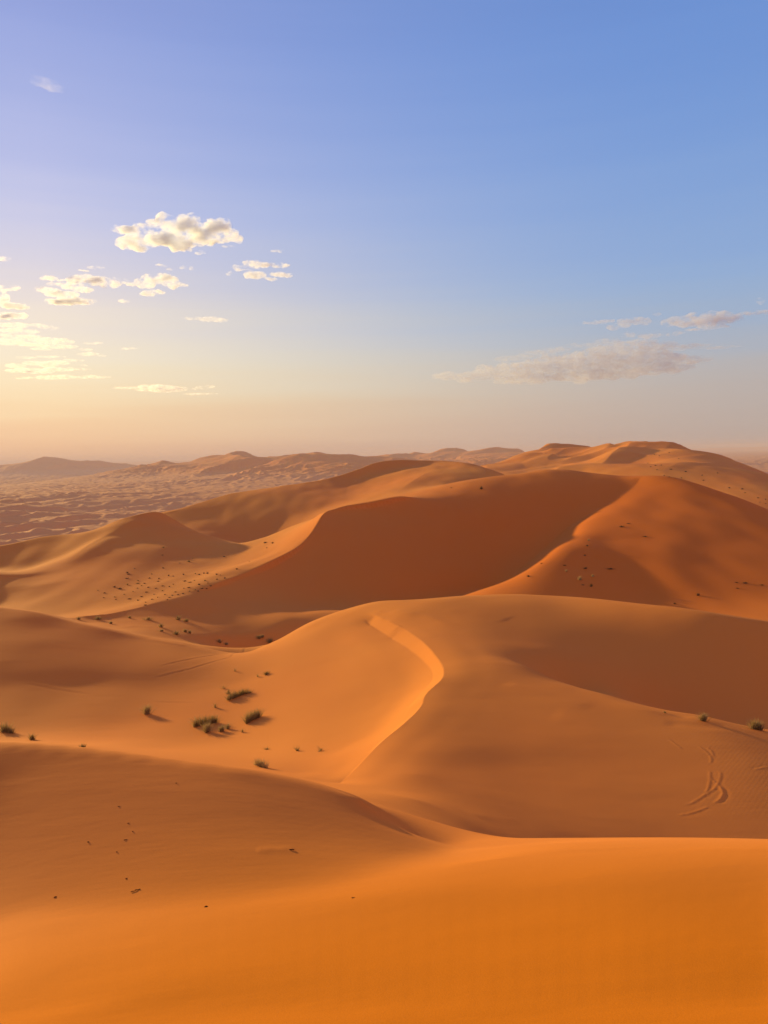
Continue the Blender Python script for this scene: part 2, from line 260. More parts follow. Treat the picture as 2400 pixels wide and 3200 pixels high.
def level(NR, NT, guess, steps=260, win=None):
    TH0, TH1, RH0, RH1 = win or FULL
    HT = (TH1-TH0)/(NT-1); HR = (RH1-RH0)/(NR-1)
    A = {}
    B = np.zeros((NR, NT))
    def add(offs, cs, w):
        """sum of w*(sum c_k e[i+o_k])^2 over every place where the stencil fits"""
        i0 = -min(o[0] for o in offs); i1 = NR-max(o[0] for o in offs)
        j0 = -min(o[1] for o in offs); j1 = NT-max(o[1] for o in offs)
        ww = w[i0:i1, j0:j1]
        for (a, b), ck in zip(offs, cs):
            for (c, d), cl in zip(offs, cs):
                M = A.setdefault((c-a, d-b), np.zeros((NR, NT)))
                M[i0+a:i1+a, j0+b:j1+b] += ww*(ck*cl)
    ar = math.sqrt(HT*HR)
    W = np.ones((NR, NT))
    for th, rh, s in CREASE:
        fi, fj = (rh-RH0)/HR, (th-TH0)/HT
        ii, jj = int(round(fi)), int(round(fj))
        for a in (-2, -1, 0, 1, 2):
            for b in (-2, -1, 0, 1, 2):
                if 0 <= ii+a < NR and 0 <= jj+b < NT:
                    d = math.hypot(ii+a-fi, jj+b-fj); q = min(1, max(0, (d-0.9)/0.9))
                    W[ii+a, jj+b] = min(W[ii+a, jj+b], (0.04+s)*(1-q)+q)
    W = W*W
    one = np.ones((NR, NT))
    add([(-1, 0), (0, 0), (1, 0)], np.array([1, -2, 1])/HR**2*ar, W)
    add([(0, -1), (0, 0), (0, 1)], np.array([1, -2, 1])/HT**2*ar, W)
    add([(0, 0), (1, 0), (0, 1), (1, 1)], np.array([1, -1, -1, 1])/(HR*HT)*ar*math.sqrt(2), W)
    mem = 0.8
    add([(0, 0), (1, 0)], np.array([-1, 1])/HR*ar*mem, one)
    add([(0, 0), (0, 1)], np.array([-1, 1])/HT*ar*mem, one)
    # weak pull to the general lie of the land
    r_i = np.exp(RH0+HR*np.arange(NR)); e0 = base_z(r_i)/r_i
    pw = 3.0*ar**2
    A[(0, 0)] += pw; B += pw*e0[:, None]
    WC = 100.0
    for th, rh, e, w in CON:
        i = (rh-RH0)/HR; j = (th-TH0)/HT
        if not (0 <= i < NR-1 and 0 <= j < NT-1): continue
        ii, jj = int(i), int(j); a, b = i-ii, j-jj
        ws = (WC*w)**2
        nb = [(0, 0, (1-a)*(1-b)), (1, 0, a*(1-b)), (0, 1, (1-a)*b), (1, 1, a*b)]
        for x in nb:
            B[ii+x[0], jj+x[1]] += ws*x[2]*e
            for y in nb:
                A.setdefault((y[0]-x[0], y[1]-x[1]), np.zeros((NR, NT)))[ii+x[0], jj+x[1]] += ws*x[2]*y[2]
    if guess is not None:
        # turn the slopes that are in view to meet the sun as the photograph shows
        g0 = guess
        n_used = 0
        for th, e, cosine, ra, rb in FACING:
            j = int(round((th-TH0)/HT))
            if not 2 <= j < NT-2: continue
            k = np.nonzero(g0[:, j] >= e)[0]
            k = k[(r_i[k] > 1.25)]
            if not len(k): continue
            i = int(k[0])
            if not (2 <= i < NR-2 and ra < r_i[i] < rb) or W[i, j] < 0.9: continue
            phi = SUN_AZ-(TH0+HT*j)
            cr, ct = math.cos(phi)/(2*HR), math.sin(phi)/(2*HT)
            st = [(0, 0, math.cos(phi)), (1, 0, cr), (-1, 0, -cr), (0, 1, ct), (0, -1, -ct)]
            tgt = (math.sin(SUN_EL)-cosine*1.02)/math.cos(SUN_EL)
            ws = WF**2; n_used += 1
            for x in st:
                B[i+x[0], j+x[1]] += ws*x[2]*tgt
                for y in st:
                    A.setdefault((y[0]-x[0], y[1]-x[1]), np.zeros((NR, NT)))[i+x[0], j+x[1]] += ws*x[2]*y[2]
        print('slopes used', n_used, 'of', len(FACING))
    if guess is None:
        # block-tridiagonal elimination, two rows of the grid to a block
        nb_ = NR//2; n = 2*NT
        jj = np.arange(NT)
        def block(I, J):
            M = np.zeros((n, n))
            for p in (0, 1):
                for q in (0, 1):
                    i, i2 = 2*I+p, 2*J+q
                    for dj in range(-2, 3):
                        K = A.get((i2-i, dj))
                        if K is None: continue
                        ok = (jj+dj >= 0) & (jj+dj < NT)
                        M[p*NT+jj[ok], q*NT+jj[ok]+dj] += K[i, ok]
            return M
        Ws, ys = [], []
        Wp = yp = None
        for I in range(nb_):
            D = block(I, I); b = B[2*I:2*I+2].reshape(-1).copy()
            if I > 0:
                Lo = block(I, I-1)
                D -= Lo @ Wp; b -= Lo @ yp
            if I < nb_-1:
                S = np.linalg.solve(D, np.concatenate([block(I, I+1), b[:, None]], 1))
                Wp, yp = S[:, :n], S[:, n]
                Ws.append(Wp); ys.append(yp)
            else:
                ys.append(np.linalg.solve(D, b))
        x = ys[-1]; out = [x]
        for I in range(nb_-2, -1, -1):
            x = ys[I] - Ws[I] @ x
            out.append(x)
        return np.concatenate(out[::-1]).reshape(NR, NT)
    # finer levels: conjugate gradients from the upsampled coarser level
    x = guess.astype(np.float32)
    if win:                                     # the window keeps the coarser solution along its rim
        rim = np.ones((NR, NT), bool); rim[3:-3, 3:-3] = False
        A[(0, 0)][rim] += 1e7; B[rim] += 1e7*guess[rim]
    items = [(k, v.astype(np.float32)) for k, v in A.items() if np.any(v) and k >= (0, 0)]
    B = B.astype(np.float32); tmp = np.empty((NR+4, NT+4), np.float32)
    def mul(p):
        q = np.pad(p, 2); o = np.zeros_like(q)
        for (di, dj), K in items:               # the matrix is symmetric: each stored band also acts transposed
            t = tmp[:NR, :NT]
            np.multiply(K, q[2+di:2+di+NR, 2+dj:2+dj+NT], out=t); o[2:2+NR, 2:2+NT] += t
            if (di, dj) != (0, 0):
                np.multiply(K, p, out=t); o[2+di:2+di+NR, 2+dj:2+dj+NT] += t
        return o[2:2+NR, 2:2+NT]
    Mi = (1/A[(0, 0)]).astype(np.float32)
    r = B-mul(x); z = Mi*r; p = z.copy(); rz = (r*z).sum(); r0 = rz
    for it in range(steps):
        q = mul(p); al = rz/(p*q).sum()
        x += np.float32(al)*p; r -= np.float32(al)*q; z = Mi*r; rz2 = (r*z).sum()
        p = z+np.float32(rz2/rz)*p; rz = rz2
    print('level', NR, NT, 'residual', math.sqrt(rz/r0))
    return x

WF = 0.8
WIN = (math.radians(-31), math.radians(31), math.log(15), math.log(700)); WR, WTH = 860, 700
def up(g, nr, nt):
    return bicubic(g, np.linspace(0, g.shape[0]-1, nr), np.linspace(0, g.shape[1]-1, nt))
def sample(E, F, rho, th):
    """heights/distance on the outer product of rho and th: whole sheet E, sharpened by the window F"""
    e = bicubic(E, (rho-RH0)/HR, (th-TH0)/HT)
    fi = (rho-WIN[2])/(WIN[3]-WIN[2])*(WR-1); fj = (th-WIN[0])/(WIN[1]-WIN[0])*(WTH-1)
    a = np.clip(np.minimum(fi-4, WR-5-fi)/8, 0, 1)[:, None]*np.clip(np.minimum(fj-4, WTH-5-fj)/8, 0, 1)[None, :]
    return e*(1-a)+bicubic(F, np.clip(fi, 0, WR-1), np.clip(fj, 0, WTH-1))*a
def solve_terrain():
    g = level(108, 100, None)
    g = level(216, 200, up(g, 216, 200))
    E = level(NR, NT, up(g, NR, NT))
    rho = np.linspace(WIN[2], WIN[3], WR); th = np.linspace(WIN[0], WIN[1], WTH)
    F = level(WR, WTH, bicubic(E, (rho-RH0)/HR, (th-TH0)/HT), 180, WIN)
    return E.astype(float), F.astype(float)

import time
_t = time.time()
E, F = solve_terrain()
print('terrain solved in', round(time.time()-_t, 1), 's')

# ------------------------------------------------------------------ properties
def tag(o, label=None, cat=None, group=None, kind=None):
    if label: o['label'] = label
    if cat: o['category'] = cat
    if group: o['group'] = group
    if kind: o['kind'] = kind
    return o

# ------------------------------------------------------------------ materials
def new_mat(name):
    mt = bpy.data.materials.new(name); mt.use_nodes = True
    nt = mt.node_tree
    for n in list(nt.nodes): nt.nodes.remove(n)
    out = nt.nodes.new('ShaderNodeOutputMaterial')
    return mt, nt, out

def sand_material():
    mt, nt, out = new_mat('dune_sand')
    N, L = nt.nodes.new, nt.links.new
    bs = N('ShaderNodeBsdfPrincipled'); L(bs.outputs[0], out.inputs[0])
    bs.inputs['Roughness'].default_value = 0.9
    bs.inputs['Specular IOR Level'].default_value = 0.03
    bs.inputs['Diffuse Roughness'].default_value = 0.0
    geo = N('ShaderNodeNewGeometry')
    # broad drifts of redder and yellower grain
    n1 = N('ShaderNodeTexNoise'); n1.inputs['Scale'].default_value = 0.03; n1.inputs['Detail'].default_value = 4
    n1.inputs['Roughness'].default_value = 0.55
    L(geo.outputs['Position'], n1.inputs['Vector'])
    r1 = N('ShaderNodeValToRGB'); L(n1.outputs[0], r1.inputs[0])
    r1.color_ramp.elements[0].position = 0.32; r1.color_ramp.elements[0].color = SAND_RED
    r1.color_ramp.elements[1].position = 0.68; r1.color_ramp.elements[1].color = SAND_GOLD
    # iron-red sand on the big right-hand dune
    vd = N('ShaderNodeVectorMath'); vd.operation = 'DISTANCE'; L(geo.outputs['Position'], vd.inputs[0]); vd.inputs[1].default_value = (37, 103, -10)
    md = N('ShaderNodeMapRange'); md.interpolation_type = 'SMOOTHSTEP'; L(vd.outputs['Value'], md.inputs['Value'])
    md.inputs['From Min'].default_value = 62; md.inputs['From Max'].default_value = 22; md.inputs['To Max'].default_value = 0.85
    mi = N('ShaderNodeMix'); mi.data_type = 'RGBA'; L(md.outputs[0], mi.inputs['Factor'])
    L(r1.outputs[0], mi.inputs['A']); mi.inputs['B'].default_value = (0.60, 0.152, 0.014, 1)
    # more golden sand underfoot, its colour also darkened to hold down the strong sunlight
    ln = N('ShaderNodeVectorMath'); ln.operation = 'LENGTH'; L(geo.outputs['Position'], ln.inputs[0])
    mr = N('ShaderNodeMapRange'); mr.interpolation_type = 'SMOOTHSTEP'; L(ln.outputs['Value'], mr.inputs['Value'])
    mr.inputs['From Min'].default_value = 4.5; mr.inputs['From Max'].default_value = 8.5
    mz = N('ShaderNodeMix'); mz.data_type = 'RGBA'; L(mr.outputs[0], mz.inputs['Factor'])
    mz.inputs['A'].default_value = SAND_NEAR_DIMMED; L(mi.outputs['Result'], mz.inputs['B'])
    # haze and sunlight on the low plain, painted in as a paler sand colour
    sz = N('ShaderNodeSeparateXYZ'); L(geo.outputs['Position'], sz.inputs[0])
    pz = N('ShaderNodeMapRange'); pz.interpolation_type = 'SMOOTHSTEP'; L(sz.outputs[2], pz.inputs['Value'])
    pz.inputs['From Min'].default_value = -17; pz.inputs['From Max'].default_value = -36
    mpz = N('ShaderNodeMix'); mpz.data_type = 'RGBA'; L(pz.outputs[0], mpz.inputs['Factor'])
    L(mz.outputs['Result'], mpz.inputs['A']); mpz.inputs['B'].default_value = SAND_PLAIN_HAZED
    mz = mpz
    # grain speckle, fades out with scale so it only reads close by
    n2 = N('ShaderNodeTexNoise'); n2.inputs['Scale'].default_value = 260; n2.inputs['Detail'].default_value = 2
    L(geo.outputs['Position'], n2.inputs['Vector'])
    mp = N('ShaderNodeMapRange'); mp.inputs['From Min'].default_value = 0.3; mp.inputs['From Max'].default_value = 0.7
    mp.inputs['To Min'].default_value = 0.86; mp.inputs['To Max'].default_value = 1.14
    L(n2.outputs[0], mp.inputs['Value'])
    mx = N('ShaderNodeMix'); mx.data_type = 'RGBA'; mx.blend_type = 'MULTIPLY'; mx.inputs['Factor'].default_value = 1
    L(mz.outputs['Result'], mx.inputs['A']); L(mp.outputs[0], mx.inputs['B'])
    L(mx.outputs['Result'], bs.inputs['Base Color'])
    # wind ripples, patchy
    wv = N('ShaderNodeTexWave'); wv.inputs['Scale'].default_value = 2.6; wv.inputs['Distortion'].default_value = 2.2
    wv.inputs['Detail'].default_value = 2; wv.inputs['Detail Scale'].default_value = 0.7
    mpg = N('ShaderNodeMapping'); mpg.inputs['Rotation'].default_value = (0, 0, math.radians(38))
    L(geo.outputs['Position'], mpg.inputs['Vector']); L(mpg.outputs[0], wv.inputs['Vector'])
    n3 = N('ShaderNodeTexNoise'); n3.inputs['Scale'].default_value = 0.12; n3.inputs['Detail'].default_value = 2
    L(geo.outputs['Position'], n3.inputs['Vector'])
    m3 = N('ShaderNodeMapRange'); m3.inputs['From Min'].default_value = 0.42; m3.inputs['From Max'].default_value = 0.66
    m3.inputs['To Min'].default_value = 0.08; m3.inputs['To Max'].default_value = 1
    L(n3.outputs[0], m3.inputs['Value'])
    mul = N('ShaderNodeMath'); mul.operation = 'MULTIPLY'; L(wv.outputs['Fac'], mul.inputs[0]); L(m3.outputs[0], mul.inputs[1])
    b1 = N('ShaderNodeBump'); b1.inputs['Strength'].default_value = 0.15; b1.inputs['Distance'].default_value = 0.004
    L(mul.outputs[0], b1.inputs['Height'])
    n4 = N('ShaderNodeTexNoise'); n4.inputs['Scale'].default_value = 90; n4.inputs['Detail'].default_value = 3
    L(geo.outputs['Position'], n4.inputs['Vector'])
    b2 = N('ShaderNodeBump'); b2.inputs['Strength'].default_value = 0.25; b2.inputs['Distance'].default_value = 0.004
    # wind-combed mottling of the slopes, drawn out along the wind
    mw = N('ShaderNodeMapping'); mw.inputs['Rotation'].default_value = (0, 0, math.radians(-52)); mw.inputs['Scale'].default_value = (0.22, 0.9, 0.9)
    L(geo.outputs['Position'], mw.inputs['Vector'])
    n5 = N('ShaderNodeTexNoise'); n5.inputs['Scale'].default_value = 1.0; n5.inputs['Detail'].default_value = 5; n5.inputs['Roughness'].default_value = 0.6
    L(mw.outputs[0], n5.inputs['Vector'])
    b3 = N('ShaderNodeBump'); b3.inputs['Strength'].default_value = 0.35; b3.inputs['Distance'].default_value = 0.05
    L(n5.outputs[0], b3.inputs['Height']); L(b1.outputs[0], b3.inputs['Normal'])
    L(n4.outputs[0], b2.inputs['Height']); L(b3.outputs[0], b2.inputs['Normal'])
    L(b2.outputs[0], bs.inputs['Normal'])
    return mt
SAND_RED = (0.65, 0.215, 0.038, 1)
SAND_GOLD = (0.68, 0.268, 0.046, 1)
SAND_PLAIN_HAZED = (0.70, 0.325, 0.105, 1)
SAND_NEAR_DIMMED = (0.54, 0.168, 0.008, 1)
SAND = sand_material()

# ------------------------------------------------------------------ terrain meshes
def vnoise(X, Y, seed):
    """value-gradient noise on arrays"""
    xi = np.floor(X).astype(np.int64); yi = np.floor(Y).astype(np.int64)
    xf = X-xi; yf = Y-yi
    def g(a, b):
        h = (a*374761393 + b*668265263 + seed*974711) & 0xffffffff
        h = ((h ^ (h >> 13))*1274126177) & 0xffffffff
        ang = (h ^ (h >> 16)).astype(np.float64)/4294967296*2*math.pi
        return np.cos(ang), np.sin(ang)
    def d(a, b):
        gx, gy = g(xi+a, yi+b); return gx*(xf-a)+gy*(yf-b)
    u = xf**3*(xf*(xf*6-15)+10); w = yf**3*(yf*(yf*6-15)+10)
    return ((d(0, 0)*(1-u)+d(1, 0)*u)*(1-w)+(d(0, 1)*(1-u)+d(1, 1)*u)*w)*1.5

def sstep(a, b, x):
    t = np.clip((x-a)/(b-a), 0, 1); return t*t*(3-2*t)

rho_f = np.concatenate([np.linspace(RH0, math.log(15), 360)[:-1], np.linspace(math.log(15), math.log(280), 861)[:-1], np.linspace(math.log(280), RH1, 460)])
MR, MT = len(rho_f), 1120
th_f = np.linspace(TH0, TH1, MT)
Ef = sample(E, F, rho_f, th_f)
Rf = np.exp(rho_f)[:, None]*np.ones((1, MT)); Tf = np.ones((MR, 1))*th_f[None, :]
X = Rf*np.sin(Tf); Y = Rf*np.cos(Tf); Zf = Ef*Rf
deg = np.degrees(Tf)

# the open field of small crescent dunes on the plain
def crescents(X, Y, L, seed):
    a = math.radians(-35)
    x = (X*math.cos(a)+Y*math.sin(a))/L; y = (-X*math.sin(a)+Y*math.cos(a))/L
    wx = x+0.55*vnoise(x*0.7+3, y*0.7, seed)+.2*vnoise(x*2.1, y*2.1, seed+5); wy = y*0.55+0.5*vnoise(x*0.6, y*0.6+9, seed+1)
    n = vnoise(wx, wy, seed+2)
    ridge = 1-np.abs(n)*2.2
    return np.clip(ridge, -0.3, 1)
field = np.maximum(sstep(210, 420, Rf)*sstep(-4, -9, deg), sstep(300, 520, Rf)*sstep(19, 23, deg))
field = np.maximum(field, sstep(750, 1100, Rf))
field *= 1-0.7*sstep(3000, 6000, Rf)
hz = np.where(Zf < -20, 1.0, np.exp(-(Zf+20)/9.0))            # little on the big ridges
bumps = 3.9*crescents(X, Y, 50, 3)*(0.55+0.8*vnoise(X/330, Y/330, 9)) + 1.3*crescents(X, Y, 21, 13)
Zf += field*np.clip(hz, 0.25, 1)*(bumps-1.6)
mid = sstep(230, 330, Rf)*sstep(-5, 0, deg)*(1-sstep(800, 1100, Rf))
Zf += mid*2.2*(crescents(X, Y, 85, 23)-.5)+mid*1.1*crescents(X, Y, 38, 27)
far = sstep(1250, 1500, Rf)*np.clip((Zf+38)/22, 0, 1)
Zf += far*15*(crescents(X, Y, 330, 51)-.45)+far*4*crescents(X, Y, 120, 57)
# faint swells everywhere
Zf += 0.0022*Rf*vnoise(X/(4+0.0*X), Y/9, 31)*sstep(9, 25, Rf)*np.exp(-Rf/120)
Zf += 0.25*vnoise(X/14, Y/26, 41)*sstep(30, 60, Rf)*(1-sstep(300, 700, Rf))
Zf += EYE

def ground_hit(u, v):
    """where the line of sight through a photograph pixel first meets the sand"""
    th, e = ray(u, v)
    j = (th-TH0)/(TH1-TH0)*(MT-1); j0 = int(np.clip(j, 0, MT-2)); t = j-j0
    prof = ((Zf[:, j0]*(1-t)+Zf[:, j0+1]*t)-EYE)/np.exp(rho_f)
    k = np.nonzero(prof >= e)[0]
    k = k[0] if len(k) else MR-1
    if k > 0:
        a = (e-prof[k-1])/(prof[k]-prof[k-1]+1e-9); rh = rho_f[k-1]+a*(rho_f[k]-rho_f[k-1])
    else: rh = rho_f[0]
    r = math.exp(rh)
    return Vector((r*math.sin(th), r*math.cos(th), EYE+e*r)), r


def mark(pts, width, height, groove=0.0, goff=None, seed=0):
    """a low berm (and a groove beside it) laid along a line read from the photograph"""
    W = [ground_hit(u, v)[0] for u, v in pts]
    rs = [math.hypot(p.x, p.y) for p in W]; ts = [math.atan2(p.x, p.y) for p in W]
    pad = 6*width+abs(goff or 0)
    i0, i1 = np.searchsorted(rho_f, [math.log(max(1.3, min(rs)-pad)), math.log(max(rs)+pad)])
    j0, j1 = np.searchsorted(th_f, [min(ts)-pad/min(rs), max(ts)+pad/min(rs)])
    if i1 <= i0 or j1 <= j0: return
    x, y = X[i0:i1, j0:j1], Y[i0:i1, j0:j1]
    best = np.full(x.shape, 1e9); side = np.zeros(x.shape); al = np.zeros(x.shape)
    n = len(W)-1
    for k in range(n):
        ax, ay, bx, by = W[k].x, W[k].y, W[k+1].x, W[k+1].y
        dx, dy = bx-ax, by-ay; L2 = dx*dx+dy*dy+1e-9
        t = np.clip(((x-ax)*dx+(y-ay)*dy)/L2, 0, 1)
        ex, ey = x-ax-t*dx, y-ay-t*dy; d = np.hypot(ex, ey); mk = d < best
        best = np.where(mk, d, best); side = np.where(mk, np.sign(dx*ey-dy*ex), side); al = np.where(mk, (k+t)/n, al)
    fade = np.clip(al/0.12, 0, 1)*np.clip((1-al)/0.12, 0, 1)*(0.75+0.5*vnoise(x*1.7/width*0.2, y*1.7/width*0.2, 61+seed))
    sd = best*side
    h = height*np.exp(-(sd/width)**2)
    if groove: h = h-groove*np.exp(-((sd-(goff or 0))/(width*1.3))**2)
    Zf[i0:i1, j0:j1] += h*fade
TK = lambda L: [(2000+x/4.1475, 2200+y/4.1475) for x, y in L]
C5 = lambda L: [(800+x/2.074, 1800+y/2.074) for x, y in L]
C4 = lambda L: [(x/2.074, 1800+y/2.074) for x, y in L]
C6 = lambda L: [(1600+x/2.074, 1800+y/2.074) for x, y in L]
# wheel tracks on the right-hand flat
for L_ in ([(740, 535), (820, 590), (880, 640), (920, 700), (915, 775)], [(870, 565), (925, 610), (955, 690)], [(905, 850), (905, 950), (900, 1020), (880, 1100), (845, 1155)],
           [(1030, 850), (1045, 930), (1010, 1030), (960, 1100), (860, 1165), (770, 1220), (680, 1280), (560, 1312)], [(1000, 1020), (1060, 1100), (1078, 1160), (1040, 1235), (950, 1290)],
           [(900, 1325), (760, 1380), (640, 1420), (500, 1440)], [(915, 955), (980, 1025)], [(360, 450), (550, 590)], [(1480, 850), (1659, 815)]):
    mark(TK(L_), 0.04, 0.007, 0.003, 0.09)
mark(TK([(1015, 1050), (1062, 1110), (1078, 1160), (1045, 1225), (985, 1275)]), 0.06, 0.007, 0.005, 0.12)
# old tracks across the valley on the left
for L_ in ([(150, 695), (380, 738), (570, 765)], [(1040, 585), (1240, 540), (1440, 508)], [(990, 665), (1240, 603), (1500, 525), (1640, 455)], [(1000, 815), (1260, 822)]):
    mark(C4(L_), 0.09, -0.014, -0.01, 0.2)
# wind-laid ridgelets on the back of the slip-face dune and the flat
mark(C5([(700, 232), (900, 232), (1060, 252), (1200, 295), (1320, 350)]), 0.45, 0.036)
mark(C5([(1230, 210), (1400, 235), (1560, 265), (1640, 285)]), 0.6, 0.028)
mark(C5([(850, 280), (1000, 330), (1150, 400)]), 0.4, 0.014)
mark(C6([(-60, 700), (130, 740), (330, 800), (520, 850)]), 0.5, 0.020)
mark(C6([(-250, 770), (0, 830), (150, 872), (330, 900)]), 0.7, -0.016)
mark(C6([(980, 950), (1250, 975), (1420, 985)]), 0.3, -0.020)
mark([(1470, 2545), (1540, 2552), (1600, 2556)], 0.3, 0.012)
mark([(800, 2658), (860, 2653), (925, 2657)], 0.035, 0.008)
mark(C5([(935, 332), (900, 355), (845, 388)]), 0.1, -0.022); mark(C5([(1142, 485), (1115, 508), (1085, 530)]), 0.08, -0.017)
mark(C4([(380, 268), (560, 262), (680, 252)]), 0.5, 0.045); mark(C4([(960, 405), (1080, 432), (1200, 455)]), 0.4, 0.028)
mark(C4([(700, 335), (860, 325), (1000, 330)]), 0.6, 0.028); mark(C4([(1240, 390), (1450, 360), (1640, 385)]), 0.6, 0.028)
P3 = np.stack([X, Y, Zf], -1)

# vertex normals of the whole sheet, so that neighbouring dunes meet without a seam
dr = np.gradient(P3, rho_f, axis=0); dt = np.gradient(P3, axis=1)
NRM = np.cross(dt, dr); NRM /= np.linalg.norm(NRM, axis=-1, keepdims=True)
NRM[NRM[..., 2] < 0] *= -1

def grid_object(name, verts, faces, normals, mat):
    me = bpy.data.meshes.new(name)
    me.vertices.add(len(verts)); me.vertices.foreach_set('co', verts.astype(np.float32).ravel())
    me.loops.add(faces.size); me.loops.foreach_set('vertex_index', faces.astype(np.int32).ravel())
    me.polygons.add(len(faces)); me.polygons.foreach_set('loop_start', np.arange(0, faces.size, 4, dtype=np.int32))
    me.polygons.foreach_set('loop_total', np.full(len(faces), 4, np.int32))
    me.update(calc_edges=True)
    me.polygons.foreach_set('use_smooth', np.ones(len(faces), bool))
    if normals is not None:
        me.normals_split_custom_set_from_vertices(normals.astype(np.float32))
    me.materials.append(mat)
    o = bpy.data.objects.new(name, me); COL.objects.link(o)
    return o

idx = np.arange(MR*MT).reshape(MR, MT)
quad = np.stack([idx[:-1, :-1], idx[:-1, 1:], idx[1:, 1:], idx[1:, :-1]], -1)
rc = np.exp((rho_f[:-1]+rho_f[1:])/2)[:, None]; dc = np.degrees((th_f[:-1]+th_f[1:])/2)[None, :]
b3 = np.interp(dc, [-37, -15, -10, -4, 0, 3, 6, 12, 25, 37], [150, 150, 142, 132, 134, 140, 158, 165, 150, 140])
zone = (rc > 13)*1 + (rc > 63) + (rc > b3) + (rc > 265) + (rc > 720)
ZN = ['sand_hill', 'sand_hill', 'sand_hill', 'sand_hill', 'sand_hill', 'terrain']
ZL = ['smooth orange foreground dune under the camera', 'sharp-crested middle dune with a lit slip face and grassy valley', 'large dark dune with a lit left flank',
      'orange dune behind the dark dune', 'high dunes on the right skyline', 'wide plain of small dunes out to the horizon']
for k in range(6):
    f = quad[zone == k]
    used, inv = np.unique(f, return_inverse=True)
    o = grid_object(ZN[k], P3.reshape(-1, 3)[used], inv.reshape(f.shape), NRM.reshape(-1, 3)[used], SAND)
    tag(o, kind='structure', label=ZL[k])

# the rest of the ground sheet: behind the camera, under it and out to the horizon
rr = np.concatenate([[0.0], np.exp(np.linspace(RH0, RH1, 500)), [12000, 25000, 60000, 120000]])
tt = np.concatenate([[TH1], np.linspace(TH1, TH0+2*math.pi, 90)[1:-1], [TH0+2*math.pi]])
zl = np.interp(np.log(np.maximum(rr, 1.2)), rho_f, Zf[:, 0]); zr = np.interp(np.log(np.maximum(rr, 1.2)), rho_f, Zf[:, -1])
zb = base_z(np.maximum(rr, 1.2))+EYE
s = np.linspace(0, 1, len(tt))
wr = sstep(0.35, 0, s); wl = sstep(0.65, 1, s)
Zg = zr[:, None]*wr+zl[:, None]*wl+zb[:, None]*(1-wr-wl)
# close to the camera the ring carries on the slope the photographer stands on
plane = -0.30*np.minimum(rr, 40)[:, None]*np.cos(tt+0.25)[None, :]
off_r = (zr+0.30*np.minimum(rr, 40)*math.cos(TH1+0.25))[:, None]; off_l = (zl+0.30*np.minimum(rr, 40)*math.cos(TH0+0.25))[:, None]
near_z = plane+off_r*sstep(0.12, 0, s)+off_l*sstep(0.88, 1, s)
wn = (1-sstep(6.0, 16.0, rr))[:, None]
Zg = near_z*wn+Zg*(1-wn)
Zg[0] = 0
def ring(tt, Zg, rr, name):
    Xg = rr[:, None]*np.sin(tt)[None]; Yg = rr[:, None]*np.cos(tt)[None]
    n, mm = Zg.shape; ix = np.arange(n*mm).reshape(n, mm)
    q = np.stack([ix[:-1, :-1], ix[:-1, 1:], ix[1:, 1:], ix[1:, :-1]], -1).reshape(-1, 4)
    return tag(grid_object(name, np.stack([Xg, Yg, Zg], -1).reshape(-1, 3), q, None, SAND), kind='structure')
ring(tt, Zg, rr, 'ground')
t2 = th_f[::8] if th_f[::8][-1] == th_f[-1] else np.append(th_f[::8], th_f[-1])
z2 = np.interp(t2, th_f, Zf[0])
ring(t2, np.stack([np.zeros_like(t2), z2]), np.array([0.0, math.exp(RH0)]), 'ground')
r3 = np.array([math.exp(RH1), 9000, 14000, 30000, 120000.0])
z3 = np.interp(t2, th_f, Zf[-1])[None, :]*np.array([1, .0, 0, 0, 0])[:, None]+(EYE-42)*np.array([0, 1, 1, 1, 1])[:, None]
ring(t2, z3, r3, 'ground')

# ------------------------------------------------------------------ light
world = bpy.data.worlds.new('World'); scene.world = world; world.use_nodes = True
nt = world.node_tree
bg = nt.nodes['Background']
EXPO = 1.1
def lin(r, g, b): return tuple((c/255/12.92 if c <= 10 else ((c/255+0.055)/1.055)**2.4) for c in (r, g, b))+(1,)
N, L = nt.nodes.new, nt.links.new
def mth(op, a, b=None, c=None, clamp=False):
    n = N('ShaderNodeMath'); n.operation = op; n.use_clamp = clamp
    for i, x in enumerate((a, b, c)):
        if x is None: continue
        if isinstance(x, (int, float)): n.inputs[i].default_value = x
        else: L(x, n.inputs[i])
    return n.outputs[0]
def mixc(f, a, b, mode='MIX'):
    n = N('ShaderNodeMix'); n.data_type = 'RGBA'; n.blend_type = mode
    for k, x in (('Factor', f), ('A', a), ('B', b)):
        if isinstance(x, (int, float)): n.inputs[k].default_value = x
        elif isinstance(x, tuple): n.inputs[k].default_value = x
        else: L(x, n.inputs[k])
    return n.outputs['Result']
def sramp(fac, stops):
    n = N('ShaderNodeValToRGB'); L(fac, n.inputs[0]); n.color_ramp.interpolation = 'B_SPLINE'
    els = n.color_ramp.elements
    while len(els) < len(stops): els.new(0.5)
    for el, (p, c) in zip(els, stops): el.position = p; el.color = lin(*c)
    return n.outputs[0]
sky = N('ShaderNodeTexSky'); sky.sky_type = 'NISHITA'; sky.sun_disc = False
sky.sun_elevation = SUN_EL; sky.sun_rotation = SUN_AZ
sky.altitude = 700; sky.air_density = 1.0; sky.dust_density = 2.0; sky.ozone_density = 1.5
tc = N('ShaderNodeTexCoord'); sp = N('ShaderNodeSeparateXYZ'); L(tc.outputs['Generated'], sp.inputs[0])
hx = mth('SQRT', mth('ADD', mth('MULTIPLY', sp.outputs[0], sp.outputs[0]), mth('ADD', mth('MULTIPLY', sp.outputs[1], sp.outputs[1]), 1e-6)))
cosd = mth('DIVIDE', mth('ADD', mth('MULTIPLY', sp.outputs[0], math.sin(SUN_AZ)), mth('MULTIPLY', sp.outputs[1], math.cos(SUN_AZ))), hx)
